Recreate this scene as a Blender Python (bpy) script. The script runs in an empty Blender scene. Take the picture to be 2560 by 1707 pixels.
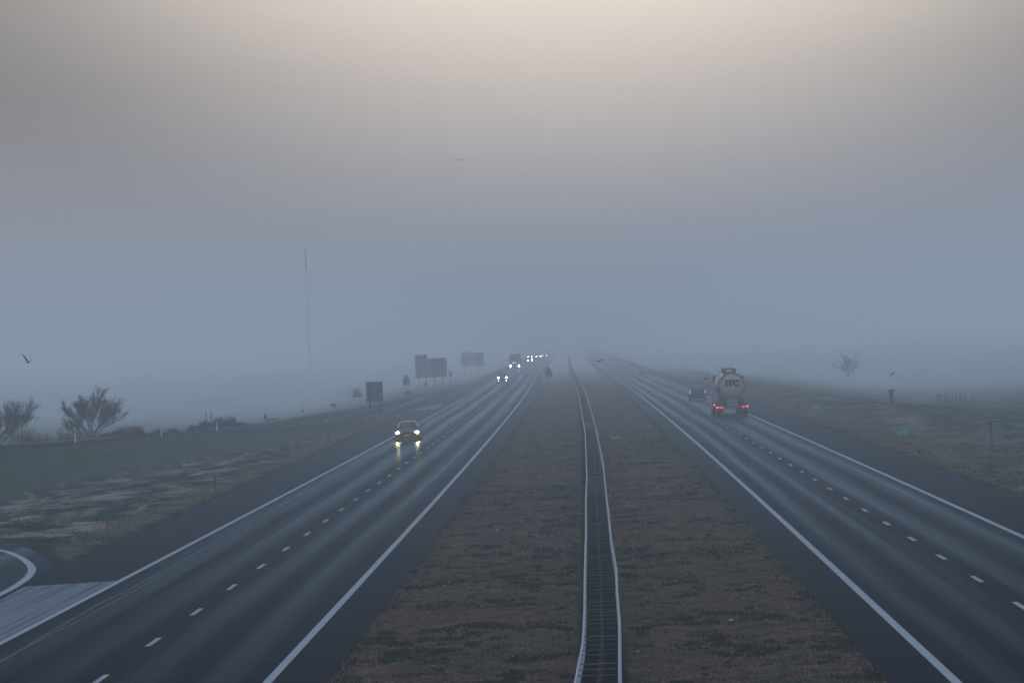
import bpy, bmesh, math, random
import numpy as np
from mathutils import Vector, Matrix, Euler
random.seed(7); rng = np.random.default_rng(7)
sc = bpy.context.scene
R = math.radians

# ------------------------------------------------------------------ camera, world, sun, exposure
F, CAMZ, VX, VY, ROLL = 11170.0, 6.9, 1470.0, 845.0, R(2.5)     # focal length in photo pixels, eye height, road vanishing point, roll
cam = bpy.data.objects.new('camera', bpy.data.cameras.new('camera'))
sc.collection.objects.link(cam); sc.camera = cam
cam.data.lens = 36 * F / 2560; cam.data.sensor_width = 36
cam.data.clip_start = 1; cam.data.clip_end = 20000
cam.location = (0, 0, CAMZ)
cam.rotation_euler = (Matrix.Rotation(R(0.975), 3, 'Z') @ Matrix.Rotation(R(90), 3, 'X') @ Matrix.Rotation(-ROLL, 3, 'Z')).to_euler()
sc.view_settings.view_transform = 'Standard'; sc.view_settings.look = 'None'
sc.view_settings.gamma = 1; sc.view_settings.use_curve_mapping = False
sc.view_settings.exposure = 0.0

SUN_EL, SUN_AZ = R(7.5), R(0)          # azimuth measured from +Y towards -X
world = bpy.data.worlds.new('World'); sc.world = world; world.use_nodes = True
wn, wl = world.node_tree.nodes, world.node_tree.links
wn.clear()
def wnode(t, **k):
    n = wn.new(t)
    for a, b in k.items(): setattr(n, a, b)
    return n
wout = wnode('ShaderNodeOutputWorld'); bg = wnode('ShaderNodeBackground'); wl.new(bg.outputs[0], wout.inputs[0])
bg.inputs[1].default_value = 1.0
geo = wnode('ShaderNodeNewGeometry')
tc = wnode('ShaderNodeTexCoord')
sep = wnode('ShaderNodeSeparateXYZ'); wl.new(tc.outputs['Generated'], sep.inputs[0])
ramp = wnode('ShaderNodeValToRGB'); wl.new(sep.outputs['Z'], ramp.inputs[0])
cr = ramp.color_ramp
SKY = [(0.0, (.250, .270, .31)), (0.03, (.250, .243, .255)), (0.06, (.195, .175, .165)), (0.10, (.26, .245, .235)),
       (0.18, (.46, .50, .55)), (0.45, (.52, .64, .82)), (1.0, (.41, .57, .82))]
cr.elements[0].position, cr.elements[0].color = SKY[0][0], SKY[0][1] + (1,)
cr.elements[1].position, cr.elements[1].color = SKY[-1][0], SKY[-1][1] + (1,)
for p, c in SKY[1:-1]:
    e = cr.elements.new(p); e.color = c + (1,)
# brighter glow where the hidden dawn sun stands
sd = Vector((-math.sin(SUN_AZ) * math.cos(SUN_EL), math.cos(SUN_AZ) * math.cos(SUN_EL), math.sin(SUN_EL)))
gsub = wnode('ShaderNodeVectorMath', operation='SUBTRACT'); wl.new(tc.outputs['Generated'], gsub.inputs[0]); gsub.inputs[1].default_value = (.004, 1, .128)
gmul = wnode('ShaderNodeVectorMath', operation='MULTIPLY'); wl.new(gsub.outputs[0], gmul.inputs[0]); gmul.inputs[1].default_value = (.72, .5, 1)
glen = wnode('ShaderNodeVectorMath', operation='LENGTH'); wl.new(gmul.outputs[0], glen.inputs[0])
mr = wnode('ShaderNodeMapRange', interpolation_type='SMOOTHSTEP'); wl.new(glen.outputs['Value'], mr.inputs[0])
mr.inputs[1].default_value = .122; mr.inputs[2].default_value = .030; mr.inputs[3].default_value = 0; mr.inputs[4].default_value = 1
glow = wnode('ShaderNodeVectorMath', operation='SCALE'); glow.inputs[0].default_value = (.90, .79, .68); wl.new(mr.outputs[0], glow.inputs[3])
nish = wnode('ShaderNodeTexSky', sky_type='NISHITA', sun_disc=False, sun_elevation=SUN_EL, sun_rotation=-SUN_AZ, air_density=1.0, dust_density=3.0)
ns = wnode('ShaderNodeVectorMath', operation='SCALE'); wl.new(nish.outputs[0], ns.inputs[0]); ns.inputs[3].default_value = 0.0012
ad = wnode('ShaderNodeVectorMath', operation='ADD'); wl.new(ramp.outputs[0], ad.inputs[0]); wl.new(glow.outputs[0], ad.inputs[1])
ad2 = wnode('ShaderNodeVectorMath', operation='ADD'); wl.new(ad.outputs[0], ad2.inputs[0]); wl.new(ns.outputs[0], ad2.inputs[1])
wl.new(ad2.outputs[0], bg.inputs[0])

sun = bpy.data.lights.new('sun', 'SUN'); sun.energy = 0.06; sun.angle = R(20); sun.color = (1, .9, .78)
so = bpy.data.objects.new('sun', sun); sc.collection.objects.link(so)
so.rotation_euler = (-sd).to_track_quat('-Z', 'Y').to_euler()
sc.cycles.volume_bounces = 3; sc.cycles.max_bounces = 8
sc.cycles.volume_step_rate = 1

# ------------------------------------------------------------------ geometry of the place
def P(px, py, h=0.0, Y=None):
    """the place at height h whose picture stands at photo pixel (px, py); with Y given, at that distance"""
    dx, dy = px - VX, py - VY
    u = dx * math.cos(ROLL) - dy * math.sin(ROLL); v = dy * math.cos(ROLL) + dx * math.sin(ROLL)
    if Y is None: Y = F * (CAMZ - h) / v
    return Vector((u * Y / F, Y, CAMZ - v * Y / F))
def curve(Y):
    Y = np.asarray(Y, float)
    q = -5.5e-6 * np.clip(Y - 80, 0, 820) ** 2
    return q - 0.0047 * np.clip(Y - 900, 0, None)
def c1(Y): return float(curve(Y))
def ramp_h(Y): return 3.0 * (np.clip(450 - np.asarray(Y, float), 0, 250) / 250) ** 1.5
def interp(Y, pts): return np.interp(Y, [p[0] for p in pts], [p[1] for p in pts])
L_IN, L_OUT, R_IN, R_OUT = -5.75, -18.0, 5.55, 16.35
NEAR = [(60, -52), (200, -40), (250, -37), (290, -34.6), (320, -32.5), (355, -28.6), (398, -24.0), (430, -21.8), (476, -19.6), (520, -17.5), (560, -16.5), (7000, -16.5)]
OUTER = [(60, -61), (200, -48), (250, -44.5), (300, -41), (340, -38), (380, -34.8), (425, -31.9), (476, -29.6), (523, -26.2), (585, -24.6), (692, -22.6), (802, -19.8), (1000, -17.4), (7000, -17.4)]
DITCH = [(60, -36), (238, -31.8), (289, -30.5), (306, -28.6), (341, -25.2), (400, -21.6), (440, -20), (7000, -20)]
RNEAR = [(60, 45), (250, 34), (330, 27), (376, 22.0), (414, 19.6), (460, 16.2), (7000, 16.0)]
ROUTER = [(60, 49), (250, 38), (330, 30.6), (376, 25.6), (414, 23.4), (480, 22), (620, 19.5), (760, 16.6), (7000, 16.6)]
# offsets of the slip roads are absolute X up to 900 m, so take the road's bend off again
def rel(Y, pts): return interp(Y, pts) - np.where(np.asarray(Y) < 900, curve(np.asarray(Y)), 0)
LOOP = [P(0, 1352), P(40, 1358), P(64.7, 1368), P(95, 1382), P(113, 1394), P(122, 1408), P(128, 1421)]
LOOPX = [p.x for p in LOOP]; LOOPY = [p.y for p in LOOP]
def loop_y(x): return np.interp(x, [-60, -30] + LOOPX + [L_OUT + .05], [LOOPY[0] + 14, LOOPY[0] + 4] + LOOPY + [LOOPY[-1] - 1])

_lat = rng.random((512, 512))
def vnoise(x, y, s, o=0):
    x = np.asarray(x) / s + o * 17.3; y = np.asarray(y) / s + o * 9.1
    xi = np.floor(x).astype(int); yi = np.floor(y).astype(int); fx = x - xi; fy = y - yi
    fx = fx * fx * (3 - 2 * fx); fy = fy * fy * (3 - 2 * fy)
    g = lambda a, b: _lat[a % 512, b % 512]
    return (g(xi, yi) * (1 - fx) + g(xi + 1, yi) * fx) * (1 - fy) + (g(xi, yi + 1) * (1 - fx) + g(xi + 1, yi + 1) * fx) * fy - .5
def sstep(x, a, b):
    t = np.clip((x - a) / (b - a), 0, 1); return t * t * (3 - 2 * t)
def ground(X, Y):
    X = np.asarray(X, float); Y = np.asarray(Y, float)
    x = X - curve(Y); near = rel(Y, NEAR); outer = rel(Y, OUTER); dit = rel(Y, DITCH)
    rh = ramp_h(Y); fade = sstep(Y, 158, 205)
    z = np.zeros_like(x)
    # left verge, ditch, ramp bank, field
    lv = x < L_OUT
    dh = -0.75 * fade * sstep(-Y, -470, -400)
    k1 = np.clip((x - (L_OUT - 2.0)) / (np.minimum(dit, L_OUT - 2.3) - (L_OUT - 2.0)), 0, 1)
    zz = dh * k1 ** 1.3
    k2 = np.clip((x - dit) / (near - dit - 1e-6), 0, 1)
    k2 = np.where(near < dit - .5, k2, 0)
    zz = np.where(x < dit, dh * (1 - k2) + (rh * fade + .02) * np.minimum(k2, 1), zz)
    top = x < near
    zz = np.where(top, rh * fade, zz)
    k3 = np.clip((outer - .9 - x) / (2.5 + 1.8 * rh), 0, 1)
    zz = np.where(x < outer, rh * fade * (1 - sstep(k3, 0, 1)) - .35 * sstep(k3, 0, 1), zz)
    z = np.where(lv, zz, z)
    rv = x > R_OUT
    rn = rel(Y, RNEAR); ro = rel(Y, ROUTER)
    mid = (R_OUT + rn) / 2; w = np.clip((rn - R_OUT) / 2, .01, 99)
    zr = np.where(x < rn, -.55 * np.clip(1 - np.abs(x - mid) / w, 0, 1) * sstep(w, 1, 4), 0)
    zr = np.where(x > ro + 1, -.4 * sstep(x, ro + 1, ro + 6), zr)
    z = np.where(rv, zr, z)
    # the rough of the turf
    far = 1 / (1 + (Y / 500) ** 2)
    mound = .12 * vnoise(X, Y, 4.5, 1) + .10 * vnoise(X, Y, 1.6, 2) + .12 * vnoise(X, Y, .7, 3)
    lowb = vnoise(X, Y, 45, 6) * .5 * sstep(np.abs(x), 45, 90)
    z = z + lowb
    # paved corridors lie free of the turf
    n1 = .16 * vnoise(X, Y, .9, 4) + .12 * vnoise(X, Y, 3.1, 5)
    d = np.full_like(x, 99.)
    d = np.minimum(d, np.maximum(L_OUT - x, x - L_IN) + n1)
    d = np.minimum(d, np.maximum(R_IN - x, x - R_OUT) + n1)
    d = np.minimum(d, np.maximum(outer - x, x - near) + n1)
    dl = np.maximum(Y - loop_y(X), X - (L_OUT - .2)) * .5 + n1
    d = np.minimum(d, np.where(x < L_OUT + 1, dl, 99))
    k = sstep(d, -.12, .12)
    z = z + k * (.035 + (mound + .02) * sstep(d, 0, 1.2)) - (1 - k) * .16
    return z

# ------------------------------------------------------------------ materials
MATS = {}
def mat(name, col=(.5, .5, .5), rough=.6, metal=0., spec=.5, var=.0, vscale=3., emit=None, estr=0, bump=0., bscale=30.):
    if name in MATS: return MATS[name]
    m = bpy.data.materials.new(name); m.use_nodes = True; MATS[name] = m
    n, l = m.node_tree.nodes, m.node_tree.links
    b = n['Principled BSDF']; b.inputs['Roughness'].default_value = rough; b.inputs['Metallic'].default_value = metal
    b.inputs['Specular IOR Level'].default_value = spec; b.inputs['Base Color'].default_value = (*col, 1)
    if var > 0:
        t = n.new('ShaderNodeTexCoord'); no = n.new('ShaderNodeTexNoise'); no.inputs['Scale'].default_value = vscale; no.inputs['Detail'].default_value = 5
        l.new(t.outputs['Object'], no.inputs['Vector'])
        r_ = n.new('ShaderNodeValToRGB'); l.new(no.outputs['Fac'], r_.inputs[0])
        r_.color_ramp.elements[0].position = .3; r_.color_ramp.elements[1].position = .7
        r_.color_ramp.elements[0].color = (*[c * (1 - var) for c in col], 1); r_.color_ramp.elements[1].color = (*[min(1, c * (1 + var)) for c in col], 1)
        l.new(r_.outputs[0], b.inputs['Base Color'])
    if bump > 0:
        t = n.new('ShaderNodeTexCoord'); no = n.new('ShaderNodeTexNoise'); no.inputs['Scale'].default_value = bscale
        l.new(t.outputs['Object'], no.inputs['Vector'])
        bp = n.new('ShaderNodeBump'); bp.inputs['Strength'].default_value = bump; l.new(no.outputs['Fac'], bp.inputs['Height']); l.new(bp.outputs[0], b.inputs['Normal'])
    if emit:
        b.inputs['Emission Color'].default_value = (*emit, 1); b.inputs['Emission Strength'].default_value = estr
    return m

class G:                                    # small node-graph helper
    def __init__(s, name):
        s.m = bpy.data.materials.new(name); s.m.use_nodes = True; s.n = s.m.node_tree.nodes; s.l = s.m.node_tree.links; s.b = s.n['Principled BSDF']
    def N(s, t, ins={}, **k):
        a = s.n.new(t)
        for x, y in k.items(): setattr(a, x, y)
        for x, y in ins.items(): s.put(a, x, y)
        return a
    def put(s, a, x, y):
        if isinstance(y, bpy.types.NodeSocket): s.l.new(y, a.inputs[x])
        else: a.inputs[x].default_value = y
    def noise(s, vec, scale, detail=4, rough=.55, dim='3D'):
        return s.N('ShaderNodeTexNoise', {'Vector': vec, 'Scale': scale, 'Detail': detail, 'Roughness': rough}).outputs['Fac']
    def mapping(s, vec, sc_): return s.N('ShaderNodeMapping', {'Vector': vec, 'Scale': sc_}).outputs[0]
    def math(s, op, a, b=0.): return s.N('ShaderNodeMath', {0: a, 1: b}, operation=op).outputs[0]
    def ramp(s, fac, stops):
        r_ = s.N('ShaderNodeValToRGB', {0: fac}); e = r_.color_ramp
        e.elements[0].position, e.elements[1].position = stops[0][0], stops[-1][0]
        f = lambda c: (*c, 1) if hasattr(c, '__len__') else (c, c, c, 1)
        e.elements[0].color, e.elements[1].color = f(stops[0][1]), f(stops[-1][1])
        for p, c in stops[1:-1]: e.elements.new(p).color = f(c)
        return r_.outputs[0]
    def mix(s, fac, a, b, mode='MIX'):
        m_ = s.N('ShaderNodeMix', data_type='RGBA', blend_type=mode)
        s.put(m_, 0, fac); s.put(m_, 6, a if not isinstance(a, tuple) else (*a, 1)); s.put(m_, 7, b if not isinstance(b, tuple) else (*b, 1))
        return m_.outputs[2]

def turf_material():
    g = G('frosted_turf')
    co = g.N('ShaderNodeTexCoord').outputs['Object']
    at = g.N('ShaderNodeAttribute', attribute_name='zone').outputs['Color']     # r: dry brown median, g: green bank, b: dark edge / painted rail shade
    sp = g.N('ShaderNodeSeparateColor', {0: at}).outputs
    n0 = g.noise(co, .16, 3); n1 = g.noise(co, .9, 5, .62); n2 = g.noise(co, 11, 6, .75)
    n3 = g.noise(g.mapping(co, (.35, .9, 1)), 1.6, 6, .7)
    pale = g.ramp(n1, [(.30, (.055, .062, .044)), (.47, (.155, .140, .108)), (.68, (.29, .25, .205))])
    dry = g.ramp(n1, [(.30, (.026, .018, .012)), (.5, (.125, .075, .050)), (.72, (.26, .165, .118))])
    green = g.ramp(n1, [(.30, (.012, .030, .018)), (.55, (.045, .078, .050)), (.75, (.115, .155, .115))])
    moss = g.ramp(n2, [(.35, (.014, .026, .010)), (.62, (.062, .100, .040))])
    c = g.mix(sp[0], pale, dry)
    c = g.mix(sp[1], c, green)
    # green patches come through
    c = g.mix(g.ramp(n0, [(.50, 0.), (.62, .75)]), c, moss)
    c = g.mix(g.ramp(n3, [(.58, 0.), (.70, .65)]), c, (.030, .040, .024))
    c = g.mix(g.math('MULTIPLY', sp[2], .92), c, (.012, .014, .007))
    c = g.mix(g.ramp(n2, [(.36, .75), (.58, 0.)]), c, (.016, .017, .013))
    # hoar frost
    c = g.mix(g.ramp(g.noise(co, 2.3, 6, .7), [(.55, 0.), (.75, .30)]), c, (.23, .25, .25))
    # combed long grass of the outer verge: pale blades lying in swathes over dark green
    sw = g.noise(g.mapping(g.N('ShaderNodeVectorMath', {0: co, 1: g.N('ShaderNodeVectorMath', {0: g.N('ShaderNodeTexNoise', {'Vector': co, 'Scale': .12}).outputs['Color'], 3: 6.}, operation='SCALE').outputs[0]}, operation='ADD').outputs[0], (.55, .045, 1)), 1., 5, .6)
    la = g.N('ShaderNodeAttribute', attribute_name='swathe').outputs['Fac']
    c = g.mix(g.math('MULTIPLY', la, g.ramp(sw, [(.44, 1.), (.52, 0.)])), c, (.010, .022, .022))
    c = g.mix(g.math('MULTIPLY', la, g.ramp(sw, [(.53, 0.), (.63, .7)])), c, (.31, .285, .25))
    c = g.mix(g.N('ShaderNodeAttribute', attribute_name='painted_haze').outputs['Fac'], c, g.ramp(n0, [(.35, (.36, .39, .385)), (.65, (.46, .485, .48))]))
    c = g.mix(g.ramp(sp[2], [(.80, 0.), (.98, 1.)]), c, (.005, .005, .005))  # shade in the rail gap painted near-black; asphalt rims blacken too
    dif = g.N('ShaderNodeBsdfDiffuse', {'Color': c, 'Roughness': 1.}); g.l.new(dif.outputs[0], g.n['Material Output'].inputs[0])
    bp = g.N('ShaderNodeBump', {'Strength': 1., 'Distance': .06, 'Height': g.math('ADD', n2, g.math('MULTIPLY', n3, 1.5))})
    g.l.new(bp.outputs[0], dif.inputs['Normal'])
    return g.m

def asphalt_material(name, tracks, base=.009, spec=.34, rough=.25):
    """worn damp asphalt; u of the UV map is the offset across the road in metres, v the distance along"""
    g = G(name)
    uv = g.N('ShaderNodeUVMap', uv_map='road').outputs[0]
    s = g.N('ShaderNodeSeparateXYZ', {0: uv}).outputs
    co = g.N('ShaderNodeTexCoord').outputs['Object']
    wob = g.noise(g.mapping(uv, (.3, .012, 1)), 1., 3)
    u = g.math('ADD', s[0], g.math('MULTIPLY', wob, .9))
    streak = g.noise(g.mapping(uv, (2.1, .004, 1)), 1., 4, .6)
    st2 = g.noise(g.mapping(uv, (5.5, .012, 1)), 1., 3, .6)
    t = None
    for x, w in tracks:
        d = g.math('ABSOLUTE', g.math('SUBTRACT', u, x + .45))
        k = g.N('ShaderNodeMapRange', {0: d, 1: w, 2: 0., 3: 0., 4: 1.}, interpolation_type='SMOOTHSTEP').outputs[0]
        t = k if t is None else g.math('MAXIMUM', t, k)
    t = g.math('MULTIPLY', t, g.N('ShaderNodeMapRange', {0: streak, 1: .3, 2: .7, 3: .15, 4: 1.35}).outputs[0])
    t = g.math('ADD', t, g.math('MULTIPLY', g.math('SUBTRACT', st2, .5), .5))
    t = g.N('ShaderNodeMapRange', {0: t, 1: 0., 2: 1.2, 3: 0., 4: 1.}).outputs[0]
    grain = g.noise(co, 9, 6, .75)
    c = g.mix(t, (base * .45, base * .85, base * 1.35), (base * 1.5, base * 2.2, base * 2.9))
    c = g.mix(g.ramp(grain, [(.3, .35), (.7, 0.)]), c, (base * .5, base * .5, base * .55))
    vor = g.N('ShaderNodeTexVoronoi', {'Vector': g.N('ShaderNodeVectorMath', {0: co, 1: g.N('ShaderNodeTexNoise', {'Vector': co, 'Scale': 1.2}).outputs['Color']}, operation='ADD').outputs[0], 'Scale': .13}, feature='DISTANCE_TO_EDGE').outputs['Distance']
    ck = g.math('MULTIPLY', g.ramp(vor, [(0., 1.), (.006, 0.)]), g.ramp(g.noise(co, .05, 2), [(.5, 0.), (.62, .8)]))
    c = g.mix(ck, c, (.003, .003, .004))
    c = g.mix(g.ramp(g.noise(g.mapping(uv, (.25, .02, 1)), 1.7, 3), [(.52, 0.), (.60, .30)]), c, (base * .35, base * .42, base * .5))
    dif = g.N('ShaderNodeBsdfDiffuse', {'Color': c, 'Roughness': 1.})
    glo = g.N('ShaderNodeBsdfGlossy', {'Color': (.52, .74, 1, 1), 'Roughness': rough})
    fr = g.math('POWER', g.N('ShaderNodeFresnel', {'IOR': 1.33}).outputs[0], 5.)
    mx = g.N('ShaderNodeMixShader', {0: g.math('MULTIPLY', fr, g.math('ADD', g.math('MULTIPLY', t, spec * .78), spec * .22)), 1: dif.outputs[0], 2: glo.outputs[0]})
    g.l.new(mx.outputs[0], g.n['Material Output'].inputs[0])
    bp = g.N('ShaderNodeBump', {'Strength': .35, 'Distance': .01, 'Height': g.noise(co, 22, 3)})
    g.l.new(bp.outputs[0], glo.inputs['Normal'])
    return g.m

def paint_material(name, col=(.36, .375, .41), wear=.5, grooves=False):
    g = G(name)
    co = g.N('ShaderNodeTexCoord').outputs['Object']
    n1 = g.noise(co, 14, 6, .75); n2 = g.noise(co, .8, 4)
    k = g.math('MULTIPLY', g.ramp(n1, [(.45, 0.), (.62, 1.)]), g.ramp(n2, [(.35, wear * .3), (.7, wear)]))
    if grooves:
        gr = g.noise(g.mapping(co, (5., .018, 1)), 1., 3, .6)
        k = g.math('MAXIMUM', k, g.ramp(gr, [(.40, .75), (.47, 0.)]))
    dif = g.N('ShaderNodeBsdfDiffuse', {'Color': g.mix(k, col, (.05, .055, .06)), 'Roughness': 1.}); g.l.new(dif.outputs[0], g.n['Material Output'].inputs[0])
    return g.m

turf = turf_material()
LT = [(-13.85, .95), (-12.1, .9), (-9.9, .8), (-8.2, .7)]
RT = [(12.7, .95), (11.0, .9), (9.1, .8), (7.7, .6)]
asph_l = asphalt_material('worn_asphalt_left', LT); asph_r = asphalt_material('worn_asphalt_right', RT)
asph_ramp = asphalt_material('ramp_asphalt', [(-21, 1.0)], base=.012, spec=.16); asph_pale = asphalt_material('frosted_ramp_asphalt', [(-21, 1.0)], base=.105, spec=.03)
paint = paint_material('road_paint'); paint_old = paint_material('worn_road_paint', (.10, .115, .14), .95); gore_paint = paint_material('gore_paint', (.19, .205, .245), .8, True)
galv = mat('galvanised_steel', (.26, .28, .32), .6, .15, var=.25, vscale=4)
galv_d = mat('dull_galvanised_steel', (.055, .062, .072), .65, .2, var=.25, vscale=6)
post_m = mat('grey_post_steel', (.018, .023, .03), .6, .2)
sign_back = mat('grey_sign_back', (.075, .095, .125), .6, .2, var=.12, vscale=2)
white_p = mat('white_plastic', (.62, .64, .65), .5, var=.1)
dark_post = mat('dark_post', (.035, .038, .042), .6)
green_s = mat('green_sign_face', (.01, .42, .30), .45, var=.1)
green_b = mat('green_sign_back', (.001, .085, .06), .5, var=.1)
twig_m = mat('bare_twigs', (.020, .018, .022), .9, spec=.1, var=.3, vscale=5)
bramble_m = mat('bramble_twigs', (.040, .024, .028), .95, spec=.05, var=.35, vscale=2)
green_twig = mat('greenish_twigs', (.045, .055, .040), .95, spec=.05, var=.3)
grass_g = mat('green_grass_blades', (.045, .068, .030), .95, spec=.05, var=.4, vscale=3)
grass_d = mat('dark_grass_blades', (.020, .032, .016), .95, spec=.05, var=.4, vscale=3)
grass_y = mat('dry_grass_blades', (.13, .115, .09), 1, spec=.05, var=.4, vscale=3)
rubber = mat('tyre_rubber', (.012, .012, .013), .8)
glass_d = mat('dark_car_glass', (.006, .010, .018), .12, spec=.25)
plastic_d = mat('dark_plastic', (.018, .019, .021), .5)
chrome = mat('bright_trim', (.6, .62, .64), .25, .9)

# ------------------------------------------------------------------ mesh helpers
class MB:
    def __init__(s): s.v = []; s.f = []
    def add(s, vs, fs):
        k = len(s.v); s.v += [tuple(p) for p in vs]; s.f += [tuple(i + k for i in f) for f in fs]; return s
    def box(s, c, d, rot=None, taper=1.0):
        hx, hy, hz = d[0] / 2, d[1] / 2, d[2] / 2
        vs = [Vector((sx * hx * (taper if sz > 0 else 1), sy * hy * (taper if sz > 0 else 1), sz * hz)) for sz in (-1, 1) for sy in (-1, 1) for sx in (-1, 1)]
        if rot is not None:
            M = Euler(rot).to_matrix(); vs = [M @ v for v in vs]
        vs = [v + Vector(c) for v in vs]
        return s.add(vs, [(0, 2, 3, 1), (4, 5, 7, 6), (0, 1, 5, 4), (2, 6, 7, 3), (0, 4, 6, 2), (1, 3, 7, 5)])
    def tube(s, pts, r0, r1=None, n=6, cap=True):
        pts = [Vector(p) for p in pts]; r1 = r0 if r1 is None else r1
        k = len(s.v); m = len(pts)
        for i, p in enumerate(pts):
            t = (pts[min(i + 1, m - 1)] - pts[max(i - 1, 0)]).normalized()
            a = t.orthogonal().normalized() if abs(t.z) > .9 or abs(t.z) < .1 else Vector((0, 0, 1)).cross(t).normalized()
            b = t.cross(a); r = r0 + (r1 - r0) * i / max(1, m - 1)
            for j in range(n):
                q = 2 * math.pi * j / n + math.pi / n; s.v.append(tuple(p + a * math.cos(q) * r + b * math.sin(q) * r))
        for i in range(m - 1):
            for j in range(n):
                a = k + i * n + j; b = k + i * n + (j + 1) % n; s.f.append((a, b, b + n, a + n))
        if cap: s.f.append(tuple(k + j for j in range(n))[::-1]); s.f.append(tuple(k + (m - 1) * n + j for j in range(n)))
        return s
    def loft(s, rings, cap=True):
        k = len(s.v); n = len(rings[0])
        for r in rings: s.v += [tuple(p) for p in r]
        for i in range(len(rings) - 1):
            for j in range(n):
                a = k + i * n + j; b = k + i * n + (j + 1) % n; s.f.append((a, b, b + n, a + n))
        if cap: s.f.append(tuple(k + j for j in range(n))[::-1]); s.f.append(tuple(k + (len(rings) - 1) * n + j for j in range(n)))
        return s
    def prism(s, poly, axis, a, b):
        """extrude a 2-D outline along an axis between a and b"""
        mk = {'y': lambda p, t: (p[0], t, p[1]), 'x': lambda p, t: (t, p[0], p[1]), 'z': lambda p, t: (p[0], p[1], t)}[axis]
        return s.loft([[mk(p, a) for p in poly], [mk(p, b) for p in poly]])
    def disc(s, c, r, axis='y', depth=.02, n=16, rz=None):
        rz = rz or r
        return s.prism([(c[0] + r * math.cos(2 * math.pi * i / n), c[2] + rz * math.sin(2 * math.pi * i / n)) for i in range(n)], 'y', c[1] - depth / 2, c[1] + depth / 2) if axis == 'y' else \
            s.prism([(c[1] + r * math.cos(2 * math.pi * i / n), c[2] + rz * math.sin(2 * math.pi * i / n)) for i in range(n)], 'x', c[0] - depth / 2, c[0] + depth / 2)
    def build(s, name, m, parent=None, smooth=False, bevel=0):
        me = bpy.data.meshes.new(name); me.from_pydata(s.v, [], s.f)
        bm = bmesh.new(); bm.from_mesh(me); bmesh.ops.recalc_face_normals(bm, faces=bm.faces)
        if bevel: bmesh.ops.bevel(bm, geom=[e for e in bm.edges if e.calc_face_angle(0) > .5], offset=bevel, segments=2, affect='EDGES', profile=.6)
        bm.to_mesh(me); bm.free()
        me.materials.append(m)
        if smooth: me.shade_smooth(); me.set_sharp_from_angle(angle=R(38))
        o = bpy.data.objects.new(name, me); sc.collection.objects.link(o)
        if parent: o.parent = parent
        return o
def tag(o, label=None, cat=None, group=None, kind=None):
    for k, v in (('label', label), ('category', cat), ('group', group), ('kind', kind)):
        if v: o[k] = v
    return o
def empty(name, loc, rz=0, label=None, cat=None, group=None):
    o = bpy.data.objects.new(name, None); o.empty_display_size = .3; sc.collection.objects.link(o)
    o.location = loc; o.rotation_euler = (0, 0, rz); return tag(o, label, cat, group)
def copy_tree(o, parent=None):
    c = o.copy(); sc.collection.objects.link(c); c.parent = parent
    for ch in list(o.children): copy_tree(ch, c)
    return c
def gz(x, y): return float(ground(np.array([x]), np.array([y]))[0])
def at_ground(px, py, h=0.0):
    p = P(px, py, h)
    for _ in range(6): p = P(px, py, gz(p.x, p.y))
    return Vector((p.x, p.y, gz(p.x, p.y) - .02))

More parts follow.
